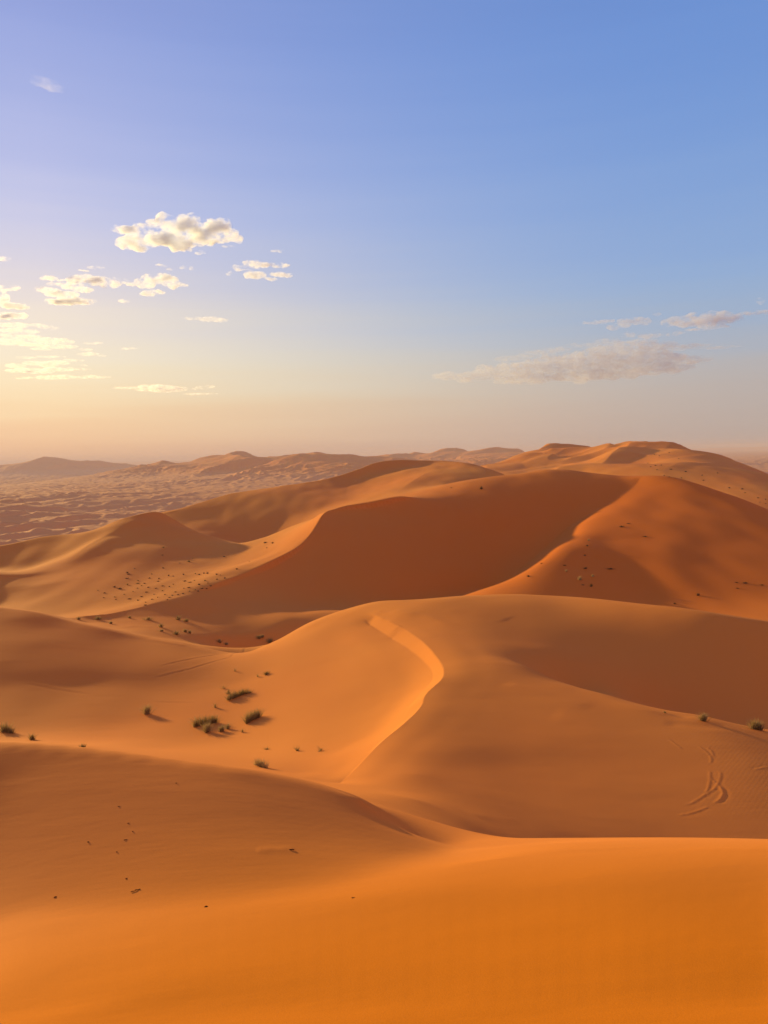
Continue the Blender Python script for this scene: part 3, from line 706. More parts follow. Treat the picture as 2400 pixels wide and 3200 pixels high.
# thin dust layers lying level in the air
mpn = N('ShaderNodeMapping'); mpn.inputs['Scale'].default_value = (1.6, 1.6, 34); L(tc.outputs['Generated'], mpn.inputs[0])
nz = N('ShaderNodeTexNoise'); nz.inputs['Scale'].default_value = 1.0; nz.inputs['Detail'].default_value = 3; L(mpn.outputs[0], nz.inputs[0])
zz = mth('ADD', sp.outputs[2], mth('MULTIPLY', mth('SUBTRACT', nz.outputs[0], 0.5), 0.05), clamp=True)
SUNSIDE = [(0.0, (226, 178, 145)), (0.03, (246, 194, 152)), (0.07, (255, 222, 172)), (0.12, (255, 240, 206)), (0.17, (246, 230, 216)), (0.22, (224, 216, 226)), (0.28, (203, 205, 236)),
           (0.34, (182, 190, 235)), (0.42, (157, 172, 228)), (0.5, (144, 162, 225)), (1.0, (85, 100, 165))]
AWAY = [(0.0, (178, 164, 160)), (0.05, (188, 172, 164)), (0.108, (181, 180, 183)), (0.167, (150, 177, 212)), (0.223, (141, 172, 218)), (0.33, (121, 159, 219)), (0.42, (109, 149, 216)),
        (0.5, (103, 144, 214)), (1.0, (75, 95, 160))]
BEHIND = [(0.0, (232, 158, 142)), (0.15, (244, 170, 160)), (0.4, (228, 170, 180)), (1.0, (84, 96, 165))]
tx = mth('DIVIDE', mth('SUBTRACT', cosd, 0.29), 0.65, clamp=True)
tl = N('ShaderNodeMapRange'); tl.interpolation_type = 'SMOOTHSTEP'; L(sp.outputs[2], tl.inputs['Value'])
tl.inputs['From Min'].default_value = 0.05; tl.inputs['From Max'].default_value = 0.22
tl.inputs['To Min'].default_value = 1.8; tl.inputs['To Max'].default_value = 2.6
t = mth('POWER', tx, tl.outputs[0])
skyc = mixc(t, sramp(zz, AWAY), sramp(zz, SUNSIDE))
tb = N('ShaderNodeMapRange'); tb.interpolation_type = 'SMOOTHSTEP'; L(cosd, tb.inputs['Value'])
tb.inputs['From Min'].default_value = 0.2; tb.inputs['From Max'].default_value = -0.6
skyc = mixc(tb.outputs[0], skyc, sramp(zz, BEHIND))
gm = N('ShaderNodeGamma'); gm.inputs[1].default_value = 0.5; L(mixc(1.0, sky.outputs[0], (0.06, 0.06, 0.06, 1), 'MULTIPLY'), gm.inputs[0])
skyc = mixc(0.08, skyc, gm.outputs[0])
K = 1/(0.15*2**EXPO)
L(mixc(1.0, skyc, (K, K, K, 1), 'MULTIPLY'), bg.inputs[0]); bg.inputs[1].default_value = 0.15
sun_d = bpy.data.lights.new('sun', 'SUN'); sun_d.energy = 3.45; sun_d.angle = math.radians(0.9); sun_d.color = (1.0, 0.71, 0.27)
sun = bpy.data.objects.new('sun', sun_d); COL.objects.link(sun)
S = Vector((math.sin(SUN_AZ)*math.cos(SUN_EL), math.cos(SUN_AZ)*math.cos(SUN_EL), math.sin(SUN_EL)))
sun.rotation_euler = S.to_track_quat('Z', 'Y').to_euler(); sun.location = S*200

# ------------------------------------------------------------------ desert grasses, shrubs and litter
def leaf_material(name, c1, c2):
    mt, nt, out = new_mat(name)
    N, L = nt.nodes.new, nt.links.new
    df = N('ShaderNodeBsdfDiffuse'); tr = N('ShaderNodeBsdfTranslucent'); mxs = N('ShaderNodeMixShader'); mxs.inputs[0].default_value = 0.3
    oi = N('ShaderNodeObjectInfo'); geo = N('ShaderNodeNewGeometry')
    nz = N('ShaderNodeTexNoise'); nz.inputs['Scale'].default_value = 23; L(geo.outputs['Position'], nz.inputs['Vector'])
    mx = N('ShaderNodeMix'); mx.data_type = 'RGBA'; mx.inputs['A'].default_value = c1; mx.inputs['B'].default_value = c2
    L(nz.outputs[0], mx.inputs['Factor'])
    L(mx.outputs['Result'], df.inputs[0]); L(mx.outputs['Result'], tr.inputs[0])
    L(df.outputs[0], mxs.inputs[1]); L(tr.outputs[0], mxs.inputs[2]); L(mxs.outputs[0], out.inputs[0])
    return mt
GREEN = leaf_material('green_stem', (0.20, 0.135, 0.04, 1), (0.34, 0.245, 0.08, 1))
STRAW = leaf_material('straw_stem', (0.36, 0.24, 0.08, 1), (0.50, 0.38, 0.17, 1))
DARK = leaf_material('grey_twig', (0.075, 0.042, 0.018, 1), (0.16, 0.09, 0.035, 1))
BARK = leaf_material('dead_wood', (0.09, 0.042, 0.018, 1), (0.14, 0.065, 0.028, 1))

def stems(rnd, spots, n, h, lean, w, curl=0.5, low=0.35):
    """n arching stems rooted round the spots (x, y, spread, height factor); returns verts, faces"""
    V, Fc = [], []
    for k in range(n):
        q0 = rnd.uniform(0, len(spots)-1) if len(spots) > 1 else 0      # anywhere along the foot of the clump
        s0, s1, tq = spots[int(q0)], spots[min(int(q0)+1, len(spots)-1)], q0-int(q0)
        x, y, sp, hf = [p0*(1-tq)+p1*tq for p0, p1 in zip(s0, s1)]
        a = rnd.uniform(0, 2*math.pi); q = abs(rnd.gauss(0, .55))
        bx, by = x+math.cos(a)*sp*q, y+math.sin(a)*sp*q*0.8
        H = h*hf*rnd.uniform(low, 1.0)
        a2 = a+rnd.uniform(-.6, .6); ln = lean*min(1.6, q+0.15)*rnd.uniform(.5, 1.3)
        ca = rnd.uniform(0, math.pi); wx, wy = math.cos(ca)*w/2, math.sin(ca)*w/2
        b0 = len(V)
        for t, ww in ((0, 1), (.4, .9), (.75, .6), (1, .12)):
            o = H*ln*(t*(1-curl)+curl*t*t)
            px, py, pz = bx+math.cos(a2)*o, by+math.sin(a2)*o, -0.04*h+H*t*(1-0.18*ln*t)
            V.append((px-wx*ww, py-wy*ww, pz)); V.append((px+wx*ww, py+wy*ww, pz))
        for t in range(3):
            c = b0+2*t; Fc.append((c, c+1, c+3, c+2))
    return V, Fc
def mesh_of(name, VF, mat):
    me = bpy.data.meshes.new(name); me.from_pydata(VF[0], [], VF[1]); me.materials.append(mat); return me
def child(name, me, par):
    o = bpy.data.objects.new(name, me); COL.objects.link(o); o.parent = par; return o
def root_at(name, u, v, label, cat, group=None):
    p, r = ground_hit(u, v)
    o = bpy.data.objects.new(name, None); o.empty_display_size = 0.2; COL.objects.link(o); o.location = p
    return tag(o, label, cat, group), r

GR = 'tufts of desert grass in the near hollows'
def tuft(label, base, hpx, n=260, dry=0.3, group=GR, lean=0.75, spread=0.62, seed=0, name='grass_tuft'):
    """a clump of grass; base: pixels along the foot of the clump, (u, v, half width px, height factor)"""
    rnd = random.Random(int(base[0][0]*3+base[0][1]*5)+seed)
    uc = sum(b[0] for b in base)/len(base); vc = sum(b[1] for b in base)/len(base)
    o, r = root_at(name, uc, vc, label, 'grass', group)
    px = r/F_PX; spots = []
    for u, v, hw, hf in base:
        p, _ = ground_hit(u, v)
        if abs(math.hypot(p.x, p.y)-r) > 0.25*r: p = o.location.copy()
        spots.append((p.x-o.location.x, p.y-o.location.y, hw*px*spread, hf))
    h = hpx*px; w = max(0.010, r*0.00042)
    child('green_stems', mesh_of('green_stems', stems(rnd, spots, int(n*(1-dry)), h, lean, w), GREEN if dry < .9 else DARK), o)
    if dry > 0: child('dry_stems', mesh_of('dry_stems', stems(rnd, spots, max(6, int(n*dry)), h*1.22, lean*1.15, w*0.9, low=.6), STRAW), o)
    return o
tuft('long crescent of dark green grass curving along a small sand mound', [(714, 2190, 11, .8), (722, 2186, 12, 1), (735, 2180, 12, 1), (748, 2174, 12, 1), (760, 2170, 12, 1), (772, 2167, 10, .95), (784, 2165, 8, .75)], 24, 620, .14)
tuft('small upright brown tuft just left of the long crescent of grass', [(714, 2168, 7, 1)], 15, 60, .35)
tuft('sparse spidery dry tuft, uppermost of those beside the long crescent of grass', [(699, 2152, 8, 1)], 13, 26, .5, lean=1.4)
tuft('thin pair of dry sprigs below and left of the long crescent of grass', [(671, 2212, 4, .8), (678, 2210, 5, 1)], 20, 34, .55)
tuft('widest dark green clump, left of the round yellow-green clump', [(608, 2272, 13, .85), (622, 2268, 14, 1), (640, 2264, 13, .95), (660, 2261, 12, .9), (678, 2259, 9, .85)], 34, 640, .2)
tuft('yellowish tuft standing in front of the widest dark clump', [(645, 2290, 9, 1), (653, 2286, 10, 1)], 34, 220, .5)
tuft('low pale tuft to the right of the yellowish one, in front of the widest clump', [(690, 2287, 9, 1), (697, 2285, 9, .9)], 23, 170, .55)
tuft('little upright tuft at the right end of the widest clump', [(712, 2278, 8, 1)], 20, 90, .4)
tuft('round yellow-green clump with a long shadow, rightmost of the large clumps', [(770, 2262, 7, .9), (776, 2256, 10, 1), (788, 2250, 12, 1), (800, 2245, 12, 1.05), (812, 2240, 10, 1.1)], 33, 620, .24)
tuft('faint dry sprig below the round yellow-green clump', [(759, 2288, 8, 1)], 14, 30, .6)
tuft('flattened dark tuft at the foot of the bright slope, above the large clumps', [(828, 2110, 9, .8), (838, 2105, 9, 1)], 13, 120, .1, lean=1.3)
tuft('few thin sprigs left of the flattened dark tuft', [(806, 2115, 5, 1)], 11, 18, .5)
tuft('wispy sprig alone near the top of the grassy hollow', [(734, 2098, 5, 1)], 11, 18, .5)
tuft('low withered tuft on the bright slope, left of the two lower ones', [(834, 2342, 14, 1)], 9, 60, .3, lean=1.5)
tuft('small dark tuft with one tall pale stalk on the lower bright slope', [(930, 2346, 9, 1)], 17, 60, .25, lean=1.2)
tuft('spread-out flat tuft on the lower bright slope, rightmost there', [(996, 2350, 7, .8), (1006, 2344, 9, 1)], 14, 60, .25, lean=1.5)
tuft('lone feathery pale-topped tuft in the middle of the hollow', [(456, 2232, 9, .9), (464, 2231, 9, 1)], 30, 260, .6)
tuft('leafy dark tuft cut by the left edge of the picture', [(8, 2286, 14, 1), (24, 2288, 14, .9), (40, 2292, 10, .5)], 32, 360, .2)
tuft('small boxy brown tuft right of the one cut by the left edge', [(100, 2312, 12, 1)], 20, 150, .3)
tuft('pale feathery tuft showing over the crest of the front ridge', [(800, 2394, 10, .8), (817, 2397, 12, 1), (836, 2401, 10, .8)], 26, 300, .7)
tuft('dark low tuft just showing over the crest of the front ridge on the left', [(255, 2334, 12, 1), (272, 2336, 10, .8)], 14, 90, .15)
tuft('brown seed-headed tuft on the right-hand crest', [(2190, 2251, 9, 1), (2206, 2254, 9, 1)], 24, 230, .55, group='tufts on the right-hand crest')
tuft('large yellow-green tuft on the crest by the right edge', [(2348, 2277, 12, .9), (2364, 2279, 13, 1.1), (2380, 2283, 11, .8)], 30, 420, .35, group='tufts on the right-hand crest')
tuft('tiny dark sprig on the right-hand crest, farthest left there', [(2077, 2228, 6, 1)], 8, 30, .1, group='tufts on the right-hand crest')
VA = [(307, 1936, 15, 10, 'wide flat grey tuft near the dark tongue of shade'), (347, 1949, 6, 7, 'small tuft right of the wide flat grey one'), (463, 1937, 24, 9, 'long low tuft in the middle of the far valley'),
      (557, 1937, 10, 13, 'dark round shrub beside the longer dark shrub in the far valley'), (582, 1942, 12, 9, 'dark long shrub at the right of the dark round one'), (504, 1960, 7, 11, 'upright brown tuft in the far valley'),
      (505, 1973, 7, 6, 'tiny tuft below the upright brown one'), (551, 1983, 12, 12, 'dark rounded tuft lowest in the far valley'), (579, 1975, 6, 9, 'left one of two small pale sprigs in the far valley'), (593, 1979, 5, 9, 'right one of two small pale sprigs in the far valley'),
      (810, 1996, 8, 12, 'dark shrub left of the one half hidden by the bright dune'), (821, 1992, 5, 9, 'little sprig between the two dark shrubs by the bright dune'), (845, 2008, 11, 15, 'dark shrub half hidden by the edge of the bright dune'),
      (687, 2009, 5, 13, 'thin upright stalk by the faint tracks'), (707, 2015, 8, 7, 'low pale tuft right of the thin upright stalk'), (246, 1936, 5, 8, 'small grey tuft leftmost in the far valley'), (405, 1931, 4, 6, 'speck of a tuft on the edge of the dark tongue')]
for u, v, hw, h, lb in VA:
    tuft(lb, [(u, v, hw, 1)], h*1.15, 110, .25 if 'dark' in lb else .4, group='tufts in the far valley')

def shrub_mesh(seed, dense, mat):
    rnd = random.Random(seed)
    return mesh_of('desert_shrub', stems(rnd, [(0, 0, .5, 1), (.25, .1, .35, .8), (-.25, -.05, .35, .9)], dense, 1.0, .8, .06, low=.4), mat)
SH = [shrub_mesh(k, 90, DARK) for k in range(4)]+[shrub_mesh(k+9, 90, GREEN) for k in range(3)]+[shrub_mesh(20, 120, STRAW)]
def shrubs(label, group, pts, kinds, seed):
    rnd = random.Random(seed); first = {}
    for u, v, w, h in pts:
        p, r = ground_hit(u, v)
        k = rnd.choice(kinds)
        if k not in first: o = first[k] = bpy.data.objects.new('desert_shrub', SH[k])
        else: o = first[k].copy()
        COL.objects.link(o)
        px = r/F_PX; W = w*px
        o.location = p-Vector((0, 0, 0.04*h*px)); o.scale = (W*.8, W*.8, max(h, 3.2)*px*1.15); o.rotation_euler = (0, 0, rnd.uniform(0, 6.28) if w < 2.2*h else -math.atan2(p.x, p.y))
        tag(o, label, 'shrub', group)
def one_shrub(label, u, v, w, h, k, group):
    shrubs(label, group, [(u, v, w, h)], [k], 3)
PB = [(700, 205, 28, 14), (690, 283, 16, 6), (960, 350, 36, 18), (1005, 316, 8, 10), (870, 366, 14, 6), (695, 418, 18, 12), (400, 422, 10, 6), (325, 468, 18, 16), (335, 482, 30, 9), (580, 482, 10, 14), (555, 522, 16, 12), (650, 528, 18, 12),
      (755, 497, 16, 14), (800, 502, 16, 10), (908, 487, 16, 18), (1030, 478, 12, 14), (1070, 487, 16, 14), (1120, 474, 14, 18), (1155, 474, 20, 20), (1250, 485, 18, 16), (1290, 490, 10, 6), (320, 525, 30, 8), (435, 548, 20, 10), (325, 590, 20, 16),
      (430, 577, 34, 10), (500, 576, 20, 8), (195, 614, 26, 14), (250, 634, 36, 18), (90, 676, 20, 10), (645, 555, 20, 6), (920, 552, 26, 10), (975, 564, 34, 9), (1020, 545, 14, 8), (1130, 547, 24, 13), (1070, 588, 22, 14), (1255, 536, 14, 12),
      (1335, 522, 18, 14), (1160, 572, 14, 8), (540, 617, 22, 8), (620, 627, 18, 8), (520, 667, 24, 8), (430, 626, 16, 8), (470, 714, 26, 8), (345, 737, 36, 8), (195, 716, 16, 7), (205, 743, 14, 6), (435, 752, 18, 12), (580, 741, 22, 6), (512, 772, 14, 7),
      (510, 801, 26, 6), (690, 652, 20, 7), (760, 610, 12, 12), (800, 587, 10, 10), (960, 620, 30, 10), (910, 627, 12, 7), (1030, 642, 20, 8), (1100, 630, 24, 9), (1190, 604, 22, 13), (820, 664, 24, 8), (850, 692, 20, 8), (900, 682, 20, 9), (715, 692, 16, 9),
      (760, 722, 22, 7), (640, 722, 8, 12), (970, 657, 18, 8), (1060, 657, 20, 8), (1145, 632, 20, 9), (690, 602, 20, 6), (740, 745, 14, 5), (470, 600, 14, 6), (385, 660, 12, 6), (290, 690, 12, 5), (20, 650, 10, 5), (80, 725, 14, 5), (600, 690, 14, 6), (790, 700, 14, 6)]
shrubs('small dark shrub among many dotted over the flat below the bright flank', 'shrubs scattered on the flat below the bright flank', [(300+x/3.318, 1650+y/3.318, 1.3*w/3.318, 1.3*h/3.318) for x, y, w, h in PB], [0, 1, 2, 3, 4, 5], 5)
GF = 'shrubs on the bright flank of the big dune'
for x, y, w, h, lb in ((1330, 300, 26, 14, 'dark shrub with a long trail of shade, left on the bright flank'), (1590, 347, 10, 10, 'tiny shrub alone high on the bright flank near its right end'), (1460, 428, 24, 18, 'largest dark shrub low on the bright flank')):
    one_shrub(lb, 300+x/3.318, 1650+y/3.318, w/3.318, h/3.318, 1, GF)
shrubs('tiny dark shrub in the cluster at the upper edge of the bright flank', GF, [(829, 1697, 14, 6), (852, 1698, 7, 6), (834, 1713, 5, 4)], [0, 2], 8)
C3 = lambda x, y: (1600+x/2.074, 1300+y/2.074)
GD = 'shrubs on the big right-hand dune'
for x, y, w, h, k, lb in ((440, 1062, 34, 34, 7, 'largest pale bush low on the big right-hand dune'), (352, 1008, 20, 18, 7, 'small pale bush left of the largest pale bush'), (523, 1040, 24, 20, 7, 'pale bush right of the largest pale bush'), (513, 1104, 24, 24, 0, 'brown bush below and right of the largest pale bush'),
        (458, 1096, 24, 7, 1, 'flat dark smear of a shrub under the largest pale bush'), (475, 990, 26, 16, 0, 'bush with long sand tails on both sides, above the largest pale bush'), (635, 993, 50, 10, 2, 'long dark shrub at the right end of a sand tail'), (497, 808, 18, 15, 7, 'topmost bush in the column of shrubs'),
        (488, 843, 20, 12, 3, 'second bush from the top in the column of shrubs'), (472, 905, 18, 11, 0, 'third bush down in the column of shrubs'), (340, 969, 24, 6, 1, 'flat dark shrub left of the bush with sand tails'), (190, 957, 14, 8, 2, 'small shrub on the pale stripe of sand'),
        (105, 1040, 24, 14, 3, 'slanting shrub low on the pale stripe of sand'), (710, 720, 34, 13, 0, 'dark shrub pair-mate, larger and lower of the two high on the orange slope'), (755, 699, 22, 6, 1, 'thin dark shrub, smaller and upper of the two high on the orange slope'), (862, 783, 26, 8, 2, 'lone flat shrub right of the two on the orange slope'),
        (1205, 1162, 26, 20, 0, 'round dark bush alone low on the right of the big dune'), (1455, 1081, 20, 6, 1, 'flat shrub, left of the row by the right edge'), (1510, 1085, 34, 12, 3, 'largest shrub of the row by the right edge'), (1620, 1097, 20, 8, 2, 'shrub nearest the right edge on the big dune'),
        (1460, 1118, 20, 5, 0, 'faint low shrub under the row by the right edge'), (1055, 1218, 22, 12, 1, 'dark shrub just above the near dune crest on the right')):
    u, v = C3(x, y); one_shrub(lb, u, v, w/2.074, h/2.074, k, GD)
one_shrub('round dark bush alone near the top of the big dark dune', 800+1460/2.074, 1300+473/2.074, 13, 12, 0, GD)
one_shrub('speck of a shrub left of the round bush near the top', 800+1265/2.074, 1300+467/2.074, 5, 3, 1, GD)
MP = [(880, 307, 8, 6), (925, 252, 8, 5), (955, 260, 8, 5), (1018, 238, 8, 6), (968, 320, 10, 6), (930, 322, 12, 5), (1030, 347, 18, 7), (1125, 362, 18, 9), (1080, 277, 8, 5), (1332, 371, 11, 8), (1232, 386, 11, 8), (1098, 403, 12, 7), (1240, 418, 14, 7), (1408, 468, 14, 11),
      (1492, 475, 14, 11), (1510, 499, 9, 6), (1595, 532, 11, 8), (1608, 560, 8, 6), (1643, 542, 7, 7), (985, 387, 10, 5), (1018, 396, 10, 5), (940, 350, 10, 6), (900, 330, 10, 5), (1645, 570, 7, 6)]
shrubs('tiny dark shrub dotted on the slope of the high far dune', 'shrubs on the high far dune', [C3(x, y)+(w/2.074, h/2.074) for x, y, w, h in MP], [0, 1, 2, 3], 11)

# litter on the front dune
def tube(V, Fc, P, r0, r1, sides=5):
    n = len(P); base = len(V)
    for i, p in enumerate(P):
        d = (P[min(i+1, n-1)]-P[max(i-1, 0)]).normalized(); a = d.orthogonal().normalized(); b = d.cross(a)
        r = r0+(r1-r0)*i/(n-1)
        for k in range(sides):
            t = 2*math.pi*k/sides; V.append(tuple(p+a*math.cos(t)*r+b*math.sin(t)*r))
    for i in range(n-1):
        for k in range(sides):
            q = base+i*sides; Fc.append((q+k, q+(k+1) % sides, q+sides+(k+1) % sides, q+sides+k))
    Fc.append(tuple(base+k for k in range(sides))[::-1]); Fc.append(tuple(base+(n-1)*sides+k for k in range(sides)))
def litter(name, label, cat, u, v, wpx, thick, seed, branches=0, arch=.12, tilt=0.0):
    rnd = random.Random(seed); p, r = ground_hit(u, v); L_ = 0.62*wpx*math.sqrt(r*r+p.z*p.z*0+ (EYE-p.z)**2)/F_PX
    V, Fc = [], []
    th = math.atan2(p.x, p.y)+tilt
    ax = Vector((math.cos(th), -math.sin(th), 0)); ay = Vector((math.sin(th), math.cos(th), 0))
    P = [ax*(t*L_-L_/2)+ay*rnd.uniform(-.08, .08)*L_+Vector((0, 0, thick*0.3+arch*L_*math.sin(math.pi*t)*rnd.uniform(.6, 1))) for t in [k/6 for k in range(7)]]
    if name == 'dry_leaf':
        for i, q in enumerate(P):
            w = L_*0.16*math.sin(math.pi*(i+.35)/6.7)+.001
            V += [tuple(q-ay*w+Vector((0, 0, w*.5))), tuple(q), tuple(q+ay*w+Vector((0, 0, w*.5))), tuple(q-Vector((0, 0, thick)))]
        for i in range(6):
            c = i*4
            Fc += [(c, c+1, c+5, c+4), (c+1, c+2, c+6, c+5), (c+2, c+3, c+7, c+6), (c+3, c, c+4, c+7)]
    else:
        tube(V, Fc, P, thick, thick*.5)
        for k in range(branches):
            i = rnd.randint(2, 5); q = P[i]; d = (ax*rnd.choice((-1, 1))*.6+ay*rnd.uniform(-.5, .5)+Vector((0, 0, .25))).normalized()
            tube(V, Fc, [q, q+d*L_*.12, q+d*L_*.2+Vector((0, 0, -.01))], thick*.6, thick*.3)
    o = bpy.data.objects.new(name, mesh_of(name, (V, Fc), BARK)); COL.objects.link(o); o.location = p
    return tag(o, label, cat, 'bits of dry plant litter on the front dune')
litter('dry_leaf', 'dark curled leaf on the front dune, leftmost of the litter', 'leaf', 173, 2804, 13, .004, 1)
litter('dry_leaf', 'dark curled leaf on the bright sand of the front dune, below the twig', 'leaf', 644, 2834, 16, .004, 2)
litter('dry_leaf', 'small dark leaf just above the long twig', 'leaf', 395, 2746, 9, .004, 3)
litter('twig', 'long thin bent twig lying on the front dune', 'twig', 427, 2783, 48, .0035, 4, 3, .04)
litter('dry_seed', 'dark round crumb left of the line of small bits', 'seed', 276, 2632, 6, .006, 5, 0, .2)
litter('dry_leaf', 'small dark leaf, topmost but one in the line of small bits', 'leaf', 401, 2573, 8, .004, 6)
litter('dry_seed', 'dark speck under the small leaf in the line of bits', 'seed', 415, 2599, 5, .005, 7, 0, .2)
litter('twig', 'thin short straw topmost in the line of small bits', 'twig', 372, 2520, 10, .003, 8, 0, .05)
litter('twig', 'thin straw below the speck in the line of small bits', 'twig', 393, 2624, 16, .003, 9, 1, .05)
litter('dry_seed', 'dark speck lowest in the line of small bits', 'seed', 365, 2663, 5, .005, 10, 0, .2)
litter('dry_seed', 'speck alone near the crest of the front ridge', 'seed', 551, 2448, 5, .005, 11, 0, .2)
litter('twig', 'dark stub of root sticking from a small drift on the front ridge', 'twig', 912, 2656, 22, .007, 12, 0, .1)
litter('twig', 'faint twig on the bright sand near the middle of the picture', 'twig', 1104, 2806, 14, .004, 13, 0, .05)

# ------------------------------------------------------------------ clouds: one level layer of small cumulus, each its own volume of droplets
def cloud_material(density, wisp, grey):
    mt, nt, out = new_mat('cloud_droplets')
    N, L = nt.nodes.new, nt.links.new
    v = N('ShaderNodeVolumePrincipled'); L(v.outputs[0], out.inputs['Volume'])
    v.inputs['Color'].default_value = (0.86*grey, 0.93*grey, 1.0*min(1, grey*1.05), 1); v.inputs['Anisotropy'].default_value = 0.4
    tc = N('ShaderNodeTexCoord')
    n = N('ShaderNodeTexNoise'); n.inputs['Scale'].default_value = 1.0; n.inputs['Detail'].default_value = 4; n.inputs['Roughness'].default_value = 0.6
    mp = N('ShaderNodeMapping'); mp.inputs['Scale'].default_value = (1/130, 1/130, 1/70)
    L(tc.outputs['Object'], mp.inputs[0]); L(mp.outputs[0], n.inputs['Vector'])
    r = N('ShaderNodeMapRange'); r.inputs['From Min'].default_value = wisp; r.inputs['From Max'].default_value = wisp+0.2
    r.inputs['To Max'].default_value = density
    L(n.outputs[0], r.inputs['Value']); L(r.outputs[0], v.inputs['Density'])
    return mt
CLOUD_MATS = {}
CLOUD_ALT = 1500.0
def cloud(label, puffs, density=0.032, wisp=0.42, group='small clouds drifting in one layer', grey=1.0):
    """puffs: (u, v, half width, half height) in photograph pixels; the whole cloud floats at the layer's height"""
    rnd = random.Random(int(puffs[0][0]*7+puffs[0][1]))
    uc = sum(p[0] for p in puffs)/len(puffs); vc = sum(p[1] for p in puffs)/len(puffs)
    th, e = ray(uc, vc)
    D = CLOUD_ALT/e                                  # horizontal distance
    right = Vector((math.cos(th), -math.sin(th), 0)); fwd = Vector((math.sin(th), math.cos(th), 0))
    c = fwd*D + Vector((0, 0, CLOUD_ALT+EYE))
    px = math.hypot(D, CLOUD_ALT)/F_PX
    bm = bmesh.new()
    for (u, v, a, b) in puffs:
        t2, e2 = ray(u, v)
        off = right*(D*math.tan(t2-th)) + Vector((0, 0, D*(e2-e)/max(0.3, math.cos(t2-th))))
        A, B = a*px*1.12, b*px*1.25
        n = max(2, int(a/14)+int(b/16))
        for k in range(n):
            q = (k+0.5)/n*2-1
            sc = math.sqrt(max(0.15, 1-q*q*0.9))
            loc = off + right*(q*A*0.8) + Vector((0, 0, rnd.uniform(-.25, .25)*B)) + fwd*rnd.uniform(-.5, .5)*A*0.6
            rr = Vector((A/n*1.9, A*0.55*sc, B*sc*rnd.uniform(.75, 1.0)))
            mt = Matrix.Translation(loc) @ Matrix.Rotation(-th, 4, 'Z') @ Matrix.Diagonal((max(rr[0], rr[2]*.8), max(rr[1], rr[2]), rr[2], 1))
            bmesh.ops.create_icosphere(bm, subdivisions=2, radius=1, matrix=mt)
    me = bpy.data.meshes.new('cloud'); bm.to_mesh(me); bm.free()
    tmp = bpy.data.objects.new('cloud', me); COL.objects.link(tmp)
    md = tmp.modifiers.new('r', 'REMESH'); md.mode = 'VOXEL'; md.voxel_size = max(4.0, min(p[3] for p in puffs)*px*0.22)
    dg = bpy.context.evaluated_depsgraph_get()
    me2 = bpy.data.meshes.new_from_object(tmp.evaluated_get(dg))
    bpy.data.objects.remove(tmp)
    # billows on the outside of the puffs
    amp = min(p[3] for p in puffs)*px*0.55+3; nv = len(me2.vertices)
    co = np.empty(nv*3, np.float32); me2.vertices.foreach_get('co', co); co = co.reshape(-1, 3)
    no = np.empty(nv*3, np.float32); me2.vertices.foreach_get('normal', no); no = no.reshape(-1, 3)
    sc = 1/max(18.0, min(amp*3.2, 90.0))
    for k in range(nv):
        p = Vector(co[k])*sc+c*0.001
        d = mnoise.fractal(p, 0.9, 2.1, 4)
        co[k] += no[k]*amp*(0.9*d-0.15)
    me2.vertices.foreach_set('co', co.ravel()); me2.update()
    me2.name = 'cloud'
    key = (density, wisp, grey)
    if key not in CLOUD_MATS: CLOUD_MATS[key] = cloud_material(*key)
    me2.materials.clear(); me2.materials.append(CLOUD_MATS[key])
    o = bpy.data.objects.new('cloud', me2); COL.objects.link(o); o.location = c
    tag(o, label, 'cloud', group)
    return o
def pf(x0, y0, sc, L): return [(x0+x/sc, y0+y/sc, a/sc, b/sc) for x, y, a, b in L]
A2 = lambda L: pf(0, 600, 2.074, L)
A6 = lambda L: pf(0, 600, 1.3825, L)
A1 = lambda L: pf(0, 1000, 2.074, L)
AR = lambda L: pf(1300, 900, 1.508, L)
cloud('largest puffy white cloud with a grey middle, high on the left', A2([(820, 250, 70, 26), (900, 232, 80, 30), (1080, 205, 100, 48), (1250, 232, 140, 66), (1400, 245, 120, 60), (1490, 300, 55, 26), (880, 328, 100, 50), (1000, 300, 110, 56), (1150, 325, 100, 50), (1300, 300, 120, 42)]))
cloud('tiny lone shred of cloud below the right half of the largest puffy cloud', A2([(1300, 390, 28, 17)]))
cloud('thin flat shred of cloud tucked under the right tip of the largest puffy cloud', A2([(1485, 350, 34, 11)]))
cloud('ragged white cloud of stepped puffs, left end of the middle row of clouds', A2([(310, 552, 33, 16), (400, 562, 28, 11), (380, 600, 52, 17), (500, 600, 44, 12), (505, 632, 62, 17), (310, 630, 52, 23), (400, 672, 66, 23), (460, 710, 115, 22), (560, 718, 34, 11)]))
cloud('long white cloud of joined puffs in the middle row, below the largest cloud', A2([(500, 560, 48, 23), (600, 566, 76, 26), (680, 582, 76, 35), (770, 577, 42, 20), (850, 600, 24, 14), (940, 590, 48, 36), (1000, 562, 52, 33), (1100, 586, 42, 38), (1180, 600, 30, 13), (990, 650, 52, 19)]))
cloud('small flat white puff just above the middle row of clouds', A2([(622, 490, 36, 12), (540, 507, 25, 6)]))
cloud('thin streak of cloud, leftmost of the specks between the largest cloud and the middle row', A2([(1050, 475, 30, 6)]))
cloud('tiny speck of cloud right of the thin streak under the largest cloud', A2([(1100, 500, 17, 8)]))
cloud('round speck of cloud, second from right of the specks under the largest cloud', A2([(1185, 492, 16, 11)]))
cloud('upright speck of cloud, rightmost of the specks under the largest cloud', A2([(1240, 500, 10, 13)]))
cloud('small branching white cloud to the lower right of the largest cloud', A6([(995, 347, 15, 10), (1060, 325, 42, 15), (1110, 312, 42, 13), (1180, 318, 48, 9), (1100, 356, 33, 17), (1170, 375, 21, 9), (1215, 361, 33, 10)]))
